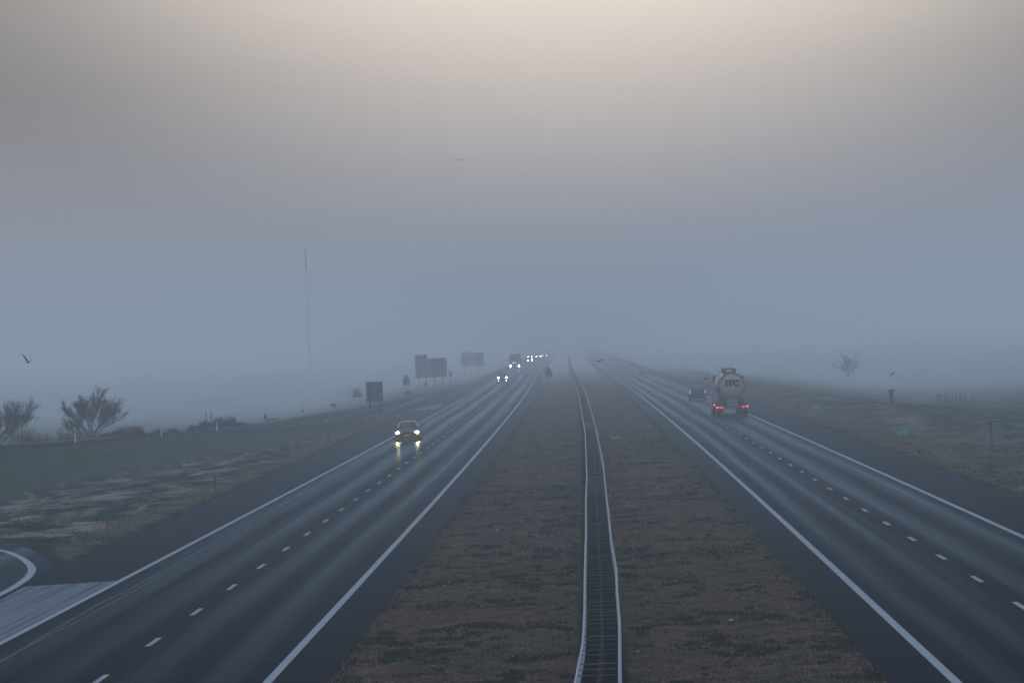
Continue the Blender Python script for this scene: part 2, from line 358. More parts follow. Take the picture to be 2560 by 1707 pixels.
# ------------------------------------------------------------------ ground
def build_ground():
    ys = np.concatenate([np.arange(-350, 60, 40), np.arange(60, 130, .4), np.arange(130, 300, .6), np.arange(300, 520, 1.3), np.arange(520, 1000, 4), np.geomspace(1000, 7600, 50)])
    xs = np.concatenate([-np.geomspace(3600, 62, 22), np.arange(-60, -46, 1.2), np.arange(-46, -17, .35), [-16.8, -12, -7], np.arange(-6.2, 6.1, .17), [7, 11, 15],
                         np.arange(15.9, 36, .35), np.arange(36, 62, 1.2), np.geomspace(63, 3600, 22)])
    X, Y = np.meshgrid(xs, ys); X = X + np.where(np.abs(X) < 61, curve(Y), curve(Y) * np.clip(1 - (np.abs(X) - 61) / 500, 0, 1))
    Z = ground(X, Y)
    nx, ny = len(xs), len(ys)
    co = np.stack([X, Y, Z], -1).reshape(-1, 3)
    i = np.arange(ny - 1)[:, None] * nx + np.arange(nx - 1)[None]
    f = np.stack([i, i + 1, i + nx + 1, i + nx], -1).reshape(-1, 4)
    me = bpy.data.meshes.new('ground'); me.vertices.add(len(co)); me.vertices.foreach_set('co', co.ravel())
    me.loops.add(f.size); me.loops.foreach_set('vertex_index', f.ravel()); me.polygons.add(len(f))
    me.polygons.foreach_set('loop_start', np.arange(0, f.size, 4)); me.polygons.foreach_set('loop_total', np.full(len(f), 4))
    me.update(); me.validate()
    x = X - curve(Y); near = rel(Y, NEAR); dit = rel(Y, DITCH)
    r_ = ((x > L_IN) & (x < R_IN)).astype(float) * .85 + (x > R_OUT) * .45 * np.exp(-(np.clip(x - R_OUT, 0, None) / 12) ** 2) + ((x < L_OUT) & (x > dit)) * .25
    gg = ((x < dit) & (x > near)) * .9 + (x < rel(Y, OUTER) - 3) * .75 + (x > R_OUT + 9) * .6
    edge = np.zeros_like(x)
    for e, sgn in ((L_OUT, -1), (L_IN, 1), (R_IN, -1), (R_OUT, 1)):
        d = (x - e) * sgn + .5 * vnoise(X, Y, 1.3, 8)
        edge = np.maximum(edge, np.where(d > -.2, np.exp(-(d / .45) ** 2), 0))
    edge = np.maximum(edge, np.where((x < L_OUT) & (Y < 200), np.exp(-((Y - loop_y(X)) / 3.) ** 2), 0))
    # shade in the gap between the rail beams, painted as a dark ground strip
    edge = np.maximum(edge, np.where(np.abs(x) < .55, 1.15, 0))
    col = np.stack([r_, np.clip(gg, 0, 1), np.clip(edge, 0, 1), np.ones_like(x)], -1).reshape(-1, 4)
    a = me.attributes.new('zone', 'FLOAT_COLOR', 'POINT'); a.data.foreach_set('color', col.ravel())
    swath = np.where((x < L_OUT - .8) & (x > dit - .5) & (Y > 160), sstep(L_OUT - x, .8, 3) * (1 - .6 * sstep(Y, 330, 460)), 0) + .45 * sstep(x - R_OUT, 2, 6) * (x < R_OUT + 40)
    fr = np.clip(sstep(Y, 330, 600) * sstep(np.abs(x), 22, 38) + .9 * sstep(Y, 560, 1100), 0, .95)  # paling with distance painted into the ground colour, in place of thicker fog
    for nm, arr in (('swathe', swath), ('painted_haze', fr)):
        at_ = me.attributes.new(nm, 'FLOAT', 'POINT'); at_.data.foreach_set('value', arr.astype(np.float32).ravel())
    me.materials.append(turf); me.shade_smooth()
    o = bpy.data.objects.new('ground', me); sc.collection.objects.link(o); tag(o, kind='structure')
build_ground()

def strip(name, m, ys, xa, xb, z, uvx=None, ncol=2):
    """a sheet between offsets xa(Y) and xb(Y) along the bend of the road"""
    ys = np.asarray(ys, float); A = xa(ys); B = xb(ys); c = curve(ys); zz = z(ys) if callable(z) else np.full_like(ys, z)
    vs = []; uvs = []
    for i, y in enumerate(ys):
        for j in range(ncol):
            o = A[i] + (B[i] - A[i]) * j / (ncol - 1); vs.append((o + c[i], y, zz[i])); uvs.append((o, y))
    fs = [(i * ncol + j, i * ncol + j + 1, (i + 1) * ncol + j + 1, (i + 1) * ncol + j) for i in range(len(ys) - 1) for j in range(ncol - 1)]
    me = bpy.data.meshes.new(name); me.from_pydata(vs, [], fs); me.update()
    u = me.uv_layers.new(name='road'); idx = np.empty(len(me.loops), int); me.loops.foreach_get('vertex_index', idx)
    u.data.foreach_set('uv', np.array(uvs)[idx].astype(np.float32).ravel()); me.materials.append(m)
    o = bpy.data.objects.new(name, me); sc.collection.objects.link(o); tag(o, kind='structure'); return o
YR = np.concatenate([np.arange(20, 500, 5), np.arange(500, 1000, 12), np.geomspace(1000, 7000, 60)])
K = lambda v: (lambda y: np.full_like(np.asarray(y, float), v))
strip('left_carriageway', asph_l, YR, K(L_OUT - .3), K(L_IN + .3), 0.0, ncol=4)
strip('right_carriageway', asph_r, YR, K(R_IN - .3), K(R_OUT + .3), 0.0, ncol=4)
YE = np.concatenate([np.arange(180, 700, 4), np.arange(700, 1020, 10)])
strip('exit_road', asph_ramp, YE, lambda y: rel(y, OUTER) - .25, lambda y: rel(y, NEAR) + .25, lambda y: ramp_h(y) - .006)
# entry loop of the junction, at the lower left
def sheet(name, m, pts, z):
    me = bpy.data.meshes.new(name); me.from_pydata([(p[0], p[1], z) for p in pts], [], [tuple(range(len(pts)))]); me.update(); me.materials.append(m)
    u = me.uv_layers.new(name='road'); idx = np.empty(len(me.loops), int); me.loops.foreach_get('vertex_index', idx)
    u.data.foreach_set('uv', np.array([(p[0], p[1]) for p in pts])[idx].astype(np.float32).ravel())
    o = bpy.data.objects.new(name, me); sc.collection.objects.link(o); return tag(o, kind='structure')
lp = [(-60, LOOPY[0] + 13.), (-30, LOOPY[0] + 3.7)] + [(a, b - .25) for a, b in zip(LOOPX, LOOPY)] + [(L_OUT + .1, LOOPY[-1] - 1.3)]
lp = [(a, b + .5) for a, b in lp]
sheet('loop_road', asph_ramp, lp + [(L_OUT + .1, 40), (-60, 40)], -.008)

# markings: each line a sheet 4 mm over the asphalt
def line(name, m, x, w, ys, z=.004): return strip(name, m, ys, K(x - w / 2), K(x + w / 2), z)
YM = YR[YR > 40]
line('left_edge_marking', paint, -14.85, .20, YM); line('left_median_marking', paint, -7.02, .20, YM)
line('right_median_marking', paint, 6.78, .20, YM); line('right_edge_marking', paint, 13.55, .20, YM)
def dashes(name, x, y0):
    b = MB()
    for k in range(-3, 110):
        y = y0 + 12 * k
        if y < 40: continue
        c0, c_ = c1(y), c1(y + 3); b.add([(x - .07 + c0, y, .004), (x + .07 + c0, y, .004), (x + .07 + c_, y + 3, .004), (x - .07 + c_, y + 3, .004)], [(0, 1, 2, 3)])
    tag(b.build(name, paint), kind='structure')
pl = P(250.6, 1699.6); pr_ = P(2550, 1512)
dashes('left_lane_dashes', -10.85, pl.y - 1.5); dashes('right_lane_dashes', 10.15, pr_.y - 1.5)
for x0, w, ph in ((-14.05, .035, 0), (-13.86, .03, 1.7)):
    ys = np.arange(60, 300, 1.5); wig = .07 * np.sin(ys / 7 + ph) + .10 * vnoise(ys, ys * 0 + ph * 9, 6, 3)
    strip('faded_line_trace', paint_old, ys, lambda y, w=w, x0=x0, wig=wig: x0 + wig - w, lambda y, w=w, x0=x0, wig=wig: x0 + wig + w, .004)
def path_line(name, m, pts, w, z):
    pts = [Vector((p[0], p[1])) for p in pts]; vs = []
    for i, p in enumerate(pts):
        t = (pts[min(i + 1, len(pts) - 1)] - pts[max(0, i - 1)]).normalized(); n = Vector((-t.y, t.x)) * w / 2
        zz = z(p.y) if callable(z) else z
        vs += [(p.x + n.x, p.y + n.y, zz), (p.x - n.x, p.y - n.y, zz)]
    b = MB().add(vs, [(2 * i, 2 * i + 1, 2 * i + 3, 2 * i + 2) for i in range(len(pts) - 1)])
    return tag(b.build(name, m), kind='structure')
def smooth_path(pts, n=6):
    out = []
    for i in range(len(pts) - 1):
        p0, p1, p2, p3 = pts[max(i - 1, 0)], pts[i], pts[i + 1], pts[min(i + 2, len(pts) - 1)]
        for k in range(n):
            t = k / n; out.append(.5 * ((2 * p1) + (-p0 + p2) * t + (2 * p0 - 5 * p1 + 4 * p2 - p3) * t * t + (-p0 + 3 * p1 - 3 * p2 + p3) * t ** 3))
    return out + [pts[-1]]
path_line('loop_road_marking', paint, smooth_path([P(*q) for q in [(-60, 1366), (0, 1376), (38.8, 1389), (64.7, 1405), (77, 1421), (70, 1440), (38.8, 1463.6), (0, 1484.6), (-60, 1512)]]), .26, .002)
# the painted gore in diagonal bars
gp = [P(289.4, 1452), P(58, 1467), P(0, 1499), P(-150, 1570), P(-150, 1690), P(0, 1601)]
sheet('painted_gore', gore_paint, gp, .004)
sheet('far_painted_gore', gore_paint, [P(1113, 1008), P(1017, 1025.5), P(1089, 1023)], .004)
ex = [(1190, 955), (1115.6, 976), (1038.7, 1006), (985, 1018), (923.6, 1028), (819.5, 1050), (709.7, 1065), (649, 1073.5)]
def on_ramp(px, py):
    p = P(px, py)
    for _ in range(40): p = P(px, py, .5 * p.z + .5 * float(ramp_h(p.y)))
    return p
path_line('exit_left_marking', paint, [on_ramp(*q) for q in ex], .16, lambda y: float(ramp_h(y)) + .006)
path_line('exit_right_marking', paint, [on_ramp(*q) for q in [(1017, 1025.5), (960, 1034), (900, 1045), (819, 1058), (740, 1067)]], .14, lambda y: float(ramp_h(y)) + .006)

# ------------------------------------------------------------------ guard rail on the median
LEFT_RAIL = [P(x, y, .72) for x, y in [(1434, 1707), (1454.9, 1599), (1459, 1521), (1460.4, 1415), (1463, 1326), (1463.2, 1270), (1463, 1243), (1465.9, 1187), (1461.7, 1074.5), (1447.6, 990)]]
RIGHT_RAIL = [P(x, y, .72) for x, y in [(1552.4, 1707), (1551, 1549), (1544, 1465), (1542.6, 1418), (1528.7, 1340), (1521.8, 1270), (1516.4, 1229), (1509.4, 1158.7), (1492.5, 1074.5), (1470, 996)]]
def rail_x(pts, y, side):
    far = c1(y) + .05 + .48 * side
    ys = [p.y for p in pts]
    if y > ys[-1]:
        t = min(1, (y - ys[-1]) / 120); return pts[-1].x - c1(ys[-1]) + c1(y) + t * (far - (pts[-1].x - c1(ys[-1]) + c1(y)))
    return float(np.interp(y, ys, [p.x for p in pts]))
def build_rail():
    root = empty('guard_rail', (0, 60, 0), 0, 'long galvanised steel double guard rail with crossbars running down the grass median', 'guard rail')
    prof = [(.01, .42), (.06, .47), (.02, .565), (.06, .66), (.045, .735), (.03, .745), (.012, .735), (.035, .66), (-.005, .565), (.035, .47), (.0, .42)]
    inv = Matrix.Translation((0, -60, 0))
    ys = list(np.arange(60, 360, 2.0)) + list(np.arange(360, 1010, 6.0))
    for pts, s in ((LEFT_RAIL, -1), (RIGHT_RAIL, 1)):
        b = MB()
        b.loft([[(rail_x(pts, y, s) + s * (q[0] * 1.15 - .055), y - 60, q[1] + .012 * math.sin(y * .9) + .02 * math.sin(y * .13 + s)) for q in prof] for y in ys])
        b.build('beam', galv, root)
    n = 0; far_b = MB(); far_p = MB()
    for k in range(0, 620):
        y = 72 + 1.333 * k
        a, c = rail_x(LEFT_RAIL, y, -1) + .03, rail_x(RIGHT_RAIL, y, 1) - .03
        drop = random.random() < .12
        z = .69 + .012 * math.sin(y * .9) + random.uniform(-.012, .006) - (.1 if drop else 0)
        bm_ = MB().box(((a + c) / 2, y - 60, z), (c - a, .03, .012 if k < 90 else .007), (0, random.uniform(-.012, .012), 0))
        if 178 < y < 205: bm_.box(((a + c) / 2, y - 60, z + .025), (c - a, .10, .012))
        if 309 < y < 330: bm_.box(((a + c) / 2, y - 60 + .5, z + .012), (c - a, .35, .02))
        ps = MB().box(((a + c) / 2, y - 60, .31), (.05, .08, .72))
        if y < 76 + 0 or k < 4: pass
        if 4 <= k < 104:
            bm_.build('crossbar', galv_d, root); ps.build('post', plastic_d, root)
        else:
            far_b.add(bm_.v, bm_.f); far_p.add(ps.v, ps.f)
    tag(far_b.build('far_crossbars', galv_d, root), kind='stuff'); tag(far_p.build('far_posts', plastic_d, root), kind='stuff')
build_rail()

# ------------------------------------------------------------------ vehicles
def sec(w, z0, zs, zt, y, r=.9):
    """closed body section of a car at length y: half width w, sill z0, shoulder zs, top zt"""
    h = [(w * .86, z0), (w * .97, z0 + .10), (w, z0 + (zs - z0) * .55), (w * .975, zs), (w * r, (zs + zt) / 2 + (zt - zs) * .25), (w * .55, zt), (0, zt + .012)]
    return [(x, y, z) for x, z in h] + [(-x, y, z) for x, z in h[-2::-1]]
def sec_top(wb, zb, wr, zr, y):
    h = [(wb, zb), ((wb + wr) / 2 + .02, (zb + zr) / 2), (wr, zr - .05), (wr * .82, zr), (0, zr + .02)]
    return [(x, y, z) for x, z in h] + [(-x, y, z) for x, z in h[-2::-1]]
def wheel(parent, x, y, r=.33, w=.22):
    s = 1 if x > 0 else -1
    t = MB().loft([[(x + dx * s, y + rr * math.cos(q), r + rr * math.sin(q)) for q in [2 * math.pi * i / 20 for i in range(20)]] for dx, rr in ((-w, r * .93), (-w * .85, r), (-w * .15, r), (0, r * .93))])
    o = t.build('wheel', rubber, parent, smooth=True)
    MB().disc((x + .005 * s, y, r), r * .64, 'x', .02, 16).build('rim', mat('alloy_rim', (.32, .33, .35), .35, .8), o)
    return o
def make_car(name, loc, rz, L, W, body_secs, top_secs, paint_m, glass_f, glass_r, label, front_light=None, tail=None, plate_f=None, plate_r=None, wheels=(1.38, -1.36), r=.33, group=None, grille=True):
    t = empty(name, loc, rz, label, 'car', group)
    body = MB().loft([sec(*s) for s in body_secs]).build('body', paint_m, t, smooth=True)
    cab = MB().loft([sec_top(*s) for s in top_secs]).build('roof', paint_m, t, smooth=True)
    def quad(pts, name_, m, off):
        a, b_, c, d = [Vector(p) for p in pts]; nrm = (b_ - a).cross(d - a).normalized() * off
        return MB().loft([[a - nrm * .3, b_ - nrm * .3, c - nrm * .3, d - nrm * .3], [a + nrm, b_ + nrm, c + nrm, d + nrm]]).build(name_, m, t)
    quad(glass_f, 'windscreen', glass_d, .02); quad(glass_r, 'rear_window', glass_d, -.02)
    i0, i1 = 1, len(top_secs) - 2
    for s in (-1, 1):
        a, b_ = top_secs[i0], top_secs[i1]
        quad([(s * (a[0] + .012), a[4] + .05, a[1] + .03), (s * (b_[0] + .012), b_[4] + .25, b_[1] + .03), (s * (b_[2] + .022), b_[4] + .35, b_[3] - .10), (s * (a[2] + .022), a[4] - .35 if a[4] - .35 > b_[4] else a[4], a[3] - .10)], 'side_window', glass_d, .012 * s)
        wheel(t, s * (W / 2 - .02), wheels[0], r); wheel(t, s * (W / 2 - .02), wheels[1], r)
        my = top_secs[0][4] - .35; mz = top_secs[0][1] + .10
        MB().loft([[(s * (W / 2 - .08), my + .02, mz - .06), (s * (W / 2 - .08), my + .04, mz - .02), (s * (W / 2 + .02), my, mz)], [(s * (W / 2 + .04), my + .12, mz - .02), (s * (W / 2 + .04), my + .12, mz + .10), (s * (W / 2 + .17), my + .02, mz + .08)]]).add(
            MB().box((s * (W / 2 + .10), my, mz + .05), (.21, .10, .15)).v, MB().box((0, 0, 0), (1, 1, 1)).f).build('mirror', plastic_d, t, bevel=.015)
    return t
beige = mat('silver_beige_paint', (.050, .045, .045), .5, .1, .3, var=.06)
lamp_on = mat('headlight_on', (1, 1, 1), .3, emit=(1, .60, .22), estr=1500)
lamp_y = mat('fog_lamp_on', (1, .95, .8), .3, emit=(1, .88, .55), estr=9)
lamp_far = mat('distant_headlight_on', (1, 1, 1), .3, emit=(.95, .98, 1), estr=14)
lamp_vfar = mat('very_distant_headlight_on', (1, 1, 1), .3, emit=(.93, .98, 1), estr=70)
tail_m = mat('tail_light_on', (.5, .02, .02), .3, emit=(1, .02, .05), estr=1.6)
tail_pale = mat('pale_tail_light', (.6, .12, .1), .3, emit=(1, .30, .26), estr=.55); tail_dim = mat('dim_tail_light', (.5, .10, .1), .3, emit=(1, .35, .3), estr=.45)
tail_b = mat('bright_tail_light', (.5, .02, .02), .3, emit=(1, .06, .09), estr=6)

def place(px, py, off=0.):
    p = P(px, py); slope = (c1(p.y + 5) - c1(p.y - 5)) / 10
    return Vector((p.x, p.y, 0.0)), -math.atan(slope)
# the oncoming saloon
SB = [(.58, .30, .56, .62, 2.36), (.80, .24, .60, .70, 2.25), (.885, .22, .66, .80, 1.95), (.90, .22, .74, .90, 1.35), (.905, .22, .82, .985, .92), (.91, .22, .84, 1.0, 0), (.91, .22, .86, 1.02, -1.2), (.89, .24, .86, 1.04, -1.9), (.83, .28, .84, 1.0, -2.25), (.70, .34, .7, .82, -2.36)]
ST = [(.80, .96, .70, .99, 1.02), (.76, .98, .56, 1.41, .28), (.76, .98, .57, 1.45, -.35), (.76, 1.0, .56, 1.40, -1.05), (.74, 1.02, .60, 1.06, -1.75)]
p, a = place(1022, 1102)
saloon = make_car('saloon_car', p, a + math.pi, 4.7, 1.82, SB, ST, beige,
    [(-.70, 1.0, 1.0), (.70, 1.0, 1.0), (.52, .36, 1.37), (-.52, .36, 1.37)], [(-.66, -1.72, 1.06), (.66, -1.72, 1.06), (.5, -1.1, 1.36), (-.5, -1.1, 1.36)],
    'oncoming silver beige saloon with white headlights lit and yellow number plate', r=.34)
def saloon_front(t):
    for s in (-1, 1):
        h = MB().prism([(s * .86, .60), (s * .86, .73), (s * .72, .76), (s * .50, .68), (s * .46, .62), (s * .62, .585)], 'y', 2.02, 2.27).build('headlight', mat('headlight_housing', (.25, .26, .27), .2, .2), t)
        MB().disc((s * .70, 2.285, .665), .115, 'y', .02, 14, .075).build('lamp', lamp_on, h)
        MB().prism([(s * .86, .30), (s * .86, .42), (s * .50, .42), (s * .56, .30)], 'y', 2.1, 2.31).build('air_intake', plastic_d, t)
    g = MB().prism([(-.40, .70), (.40, .70), (.36, .34), (.24, .26), (-.24, .26), (-.36, .34)], 'y', 2.1, 2.385).build('grille', plastic_d, t)
    MB().box((0, 2.392, .47), (.52, .02, .115)).build('number_plate', mat('yellow_plate', (.85, .33, .03), .5, emit=None), t)
    MB().box((0, 2.36, .225), (1.25, .06, .035)).build('lip_strip', chrome, t)
    MB().box((0, 0.02, 1.445), (1.02, .5, .012)).build('roof_panel', chrome, t, bevel=.004)
    MB().tube([(-.72, 1.03, 1.0), (-.545, .34, 1.395)], .022, n=5).tube([(.72, 1.03, 1.0), (.545, .34, 1.395)], .022, n=5).tube([(-.55, .33, 1.41), (.55, .33, 1.41)], .028, n=5).build('windscreen_frame', chrome, t)
    MB().box((0, 2.2, .16), (1.6, .3, .10)).box((0, .2, .17), (1.55, 3.6, .08)).build('underbody', plastic_d, t)
saloon_front(saloon)

# tall car further back with four lamps lit
VB = [(.72, .36, .80, .90, 2.3), (.90, .30, .86, 1.0, 2.15), (.96, .28, .92, 1.10, 1.6), (.97, .28, 1.0, 1.2, 1.1), (.97, .28, 1.02, 1.22, 0), (.97, .28, 1.02, 1.22, -2.1), (.86, .34, 1.0, 1.2, -2.35)]
VT = [(.88, 1.18, .80, 1.22, 1.25), (.86, 1.2, .72, 1.84, .55), (.86, 1.2, .74, 1.92, -.4), (.86, 1.2, .73, 1.86, -1.9), (.84, 1.2, .74, 1.3, -2.25)]
p2_ = P(1257, 958)
dark_blue = mat('dark_blue_paint', (.03, .04, .055), .35, .3)
van = make_car('tall_car', (p2_.x, 745, 0), math.pi - .006, 4.7, 1.94, VB, VT, dark_blue,
    [(-.78, 1.2, 1.22), (.78, 1.2, 1.22), (.66, .62, 1.78), (-.66, .62, 1.78)], [(-.74, -2.24, 1.25), (.74, -2.24, 1.25), (.66, -1.98, 1.78), (-.66, -1.98, 1.78)],
    'dark oncoming tall car in the fog with four round lamps lit, behind the saloon', r=.37)
for s in (-1, 1):
    h = MB().box((s * .67, 2.2, .97), (.36, .3, .26)).build('headlight', mat('headlight_housing', (.25, .26, .27), .2, .2), van, bevel=.04)
    MB().disc((s * .67, 2.37, .97), .19, 'y', .03, 14, .15).build('lamp', lamp_far, h)
    MB().disc((s * .64, 2.36, .45), .085, 'y', .05, 12).build('fog_lamp', lamp_y, van)
MB().box((0, 2.3, .72), (.9, .1, .3)).build('grille', plastic_d, van, bevel=.02)

# estate car overtaken by the fog, right carriageway
teal = mat('dark_teal_paint', (.020, .065, .070), .35, .25)
HB = [(.64, .32, .58, .66, 2.05), (.84, .26, .66, .78, 1.85), (.88, .24, .80, .94, 1.2), (.89, .24, .86, .98, .7), (.89, .24, .88, 1.0, -1.2), (.88, .26, .88, 1.0, -1.8), (.84, .32, .84, .96, -2.02)]
HT = [(.80, .95, .72, .99, .95), (.77, .98, .58, 1.44, .2), (.77, .98, .60, 1.50, -.6), (.77, .98, .60, 1.46, -1.35), (.77, .99, .70, 1.05, -1.85)]
def hatch(name, px, py, label, tm, group=None, paint_=teal, yy=None):
    p = P(px, py) if yy is None else P(px, py, 0, yy)
    p.z = 0
    t = make_car(name, p, math.atan(.006), 4.1, 1.78, HB, HT, paint_, [(-.7, .96, .99), (.7, .96, .99), (.53, .26, 1.40), (-.53, .26, 1.40)],
        [(-.68, -1.86, 1.04), (.68, -1.86, 1.04), (.55, -1.40, 1.42), (-.55, -1.40, 1.42)], label, wheels=(1.25, -1.25), r=.31, group=group)
    for s in (-1, 1):
        MB().prism([(s * .87, .72), (s * .87, 1.02), (s * .70, 1.04), (s * .68, .76)], 'y', -2.06, -1.7).build('tail_light', tm, t)
    MB().box((0, -2.04, .30), (1.62, .12, .20)).build('rear_bumper', plastic_d, t, bevel=.03)
    MB().box((0, -2.08, .26), (1.2, .03, .07)).build('bumper_trim', galv, t)
    MB().box((0, -2.035, .86), (.52, .03, .11)).build('number_plate', mat('dull_yellow_plate', (.22, .12, .06), .5), t)
    return t
hatch('hatchback_car', 1743.6, 1000, 'dark teal hatchback driving away beside the tanker with reddish tail lights', tail_pale)
hatch('hatchback_car', 1607, 934, 'faint car far off in the fog on the right carriageway with red tail lights', tail_dim, paint_=mat('fog_paled_paint', (.22, .25, .27), .5), yy=800)  # pale body colour stands in for fog over the distant car

# the tanker
def text_mesh(body, size, depth, bold=.02):
    cu = bpy.data.curves.new('t', 'FONT'); cu.body = body; cu.size = size; cu.extrude = depth; cu.align_x = 'CENTER'; cu.align_y = 'CENTER'; cu.offset = bold
    o = bpy.data.objects.new('t', cu); sc.collection.objects.link(o)
    me = bpy.data.meshes.new_from_object(o.evaluated_get(bpy.context.evaluated_depsgraph_get())); bpy.data.objects.remove(o); return me
def build_tanker():
    p = P(1831.6, 1041); p.z = 0
    t = empty('tanker_lorry', p, .0045, 'grey tank lorry driving away with dark ITC lettering and red lights lit', 'lorry')
    steel = mat('tank_steel', (.42, .40, .40), .38, .35, var=.06, vscale=1.5); endm = mat('tank_end_shell', (.44, .37, .35), .5, .25, var=.08, vscale=2)
    blue = mat('dark_blue_lettering', (.008, .014, .06), .6); frame = mat('chassis_steel', (.045, .048, .052), .6, .2)
    rim = mat('reddish_rim', (.20, .12, .12), .5, .2); pale = mat('pale_panel', (.20, .20, .21), .5, .2); cabm = mat('cab_paint', (.33, .36, .38), .4, .1, var=.05)
    n = 32; cz, r_ = 2.50, 1.075
    ring = lambda y, r: [(r * math.cos(2 * math.pi * i / n), y, cz + r * math.sin(2 * math.pi * i / n)) for i in range(n)]
    MB().loft([ring(.06, r_ * .94), ring(.12, r_), ring(10.9, r_), ring(11.2, r_ * .9), ring(11.35, r_ * .5)]).build('tank', steel, t, smooth=True)
    MB().loft([ring(-.16, r_ * .30), ring(-.13, r_ * .62), ring(-.03, r_ * .86), ring(.08, r_ * .955)]).build('tank_end', endm, t, smooth=True)
    k = MB()
    for j in range(n):
        pass
    vs = []; fs = []
    for i in range(n):
        q = 2 * math.pi * i / n
        for rr, y in ((r_ * .955, -.02), (r_ * 1.03, -.02), (r_ * 1.03, .13), (r_ * .955, .13)): vs.append((rr * math.cos(q), y, cz + rr * math.sin(q)))
    for i in range(n):
        for j in range(4):
            a = 4 * i + j; b = 4 * i + (j + 1) % 4; c = 4 * ((i + 1) % n) + (j + 1) % 4; d = 4 * ((i + 1) % n) + j; fs.append((a, b, c, d))
    MB().add(vs, fs).build('end_rim', rim, t)
    for yb in (2.6, 5.4, 8.2):
        vs = []; 
        for i in range(n):
            q = 2 * math.pi * i / n
            for rr, y in ((r_ * .99, yb), (r_ * 1.025, yb), (r_ * 1.025, yb + .14), (r_ * .99, yb + .14)): vs.append((rr * math.cos(q), y, cz + rr * math.sin(q)))
        MB().add(vs, fs).build('tank_band', rim, t)
    me = text_mesh('ITC', .66, .01, .045); lt = bpy.data.objects.new('lettering', me); sc.collection.objects.link(lt); lt.parent = t
    me.materials.append(blue); lt.rotation_euler = (math.pi / 2, 0, 0); lt.location = (.08, -.175, cz + .20); lt.scale = (1.12, 1, 1)
    # catwalk, manhole covers, pipes and ladder
    cw = MB()
    for s in (-.42, .42): cw.box((s, 5.2, cz + r_ + .30), (.05, 9.4, .05))
    for y in np.arange(.6, 10, 1.1): cw.box((0, y, cz + r_ + .30), (.86, .06, .045)); cw.tube([(-.42, y, cz + r_ - .1), (-.42, y, cz + r_ + .3)], .018, n=4).tube([(.42, y, cz + r_ - .1), (.42, y, cz + r_ + .3)], .018, n=4)
    cw.build('catwalk', galv_d, t)
    for y in (2.0, 5.2, 8.4): MB().disc((0, 0, 0), .27, 'y', .12, 16).build('manhole_cover', steel, t).matrix_local = Matrix.Translation((0, y, cz + r_ + .1)) @ Matrix.Rotation(math.pi / 2, 4, 'X')
    MB().tube([(-.72, .02, 1.2), (-.74, -.06, 2.3), (-.62, -.05, 3.35), (-.60, .4, 3.85)], .035, n=6).tube([(-1.06, .3, 1.2), (-1.10, .2, 2.3), (-1.0, .1, 3.2), (-.85, .4, 3.8)], .028, n=6).build('ladder_rail', rim, t)
    ld = MB()
    for z in np.arange(1.35, 3.4, .3): ld.tube([(-1.05, .15, z), (-.70, -.03, z)], .016, n=4)
    ld.build('ladder_rungs', galv_d, t)
    # chassis, box, mudguards, wheels
    ch = MB().box((-.42, 5.0, 1.16), (.16, 10.2, .36)).box((.42, 5.0, 1.16), (.16, 10.2, .36)).box((0, .5, 1.20), (1.9, .7, .4))
    for y in (.6, 3, 6, 9): ch.box((0, y, 1.38), (1.5, .3, .28))
    ch.build('chassis', frame, t)
    MB().box((.02, -.08, 1.13), (.86, .34, .62)).build('valve_box', pale, t, bevel=.03)
    MB().box((.02, -.262, 1.12), (.74, .02, .48)).build('valve_box_door', mat('pale_panel_door', (.23, .23, .24), .5, .2), t)
    for s in (-1, 1):
        MB().prism([(.0, .62), (.0, 1.02), (.18, 1.24), (3.9, 1.24), (4.05, 1.0), (4.05, .7), (3.95, .7), (3.9, 1.16), (.25, 1.16), (.10, .98), (.10, .62)], 'x', s * .80, s * 1.26).build('mudguard', frame, t)
        for y in (.65, 1.96, 3.27): wheel(t, s * 1.25, y, .50, .36)
        for y in (11.6, 13.0): wheel(t, s * 1.22, y, .50, .34)
        wheel(t, s * 1.20, 16.2, .50, .30)
        MB().box((s * 1.0, -.02, .66), (.30, .03, .42)).build('mud_flap', rubber, t)
        MB().box((s * 1.12, 6.8, .82), (.04, 4.2, .55)).build('side_guard', galv_d, t)
    bp_ = MB().box((0, -.22, .80), (2.44, .14, .20)).build('bumper', mat('bumper_grey', (.10, .105, .115), .5, .2), t, bevel=.02)
    MB().box((0, -.20, .52), (2.3, .10, .10)).box((-.7, -.16, .62), (.08, .08, .24)).box((.7, -.16, .62), (.08, .08, .24)).build('underrun_bar', frame, t)
    for s, w in ((-1, .36), (1, .27)):
        MB().disc((s * .90, -.31, .78), w / 2, 'y', .05, 14, .068).build('tail_light', tail_m, t)
        o = MB().disc((s * (1.22 if s > 0 else 1.22), -.30, .81), .062, 'y', .05, 12).build('marker_light', tail_b, t)
    MB().disc((-1.30, 4.4, .95), .05, 'y', .05, 12).build('side_marker_light', tail_b, t)
    MB().box((-.42, -.262, .47), (.62, .02, .14)).build('number_plate', mat('white_plate', (.45, .46, .47), .5), t)
    MB().box((.10, -.262, .47), (.20, .02, .15)).build('hazard_plate', mat('white_plate', (.45, .46, .47), .5), t)
    # tractor unit
    cab = MB().prism([(13.6, .95), (13.6, 3.35), (14.4, 3.72), (15.2, 3.78), (16.3, 3.45), (17.0, 2.3), (17.1, .55), (15.6, .45), (15.4, .95)], 'x', -1.22, 1.22).build('cab', cabm, t, bevel=.16, smooth=True)
    MB().box((-1.225, 15.9, 2.35), (.02, .9, .8)).build('cab_window', glass_d, cab); MB().box((1.225, 15.9, 2.35), (.02, .9, .8)).build('cab_window', glass_d, cab)
    MB().box((0, 13.58, 2.9), (2.1, .02, .55)).build('cab_rear_panel', mat('dark_red_panel', (.10, .035, .045), .5), t, bevel=.005)
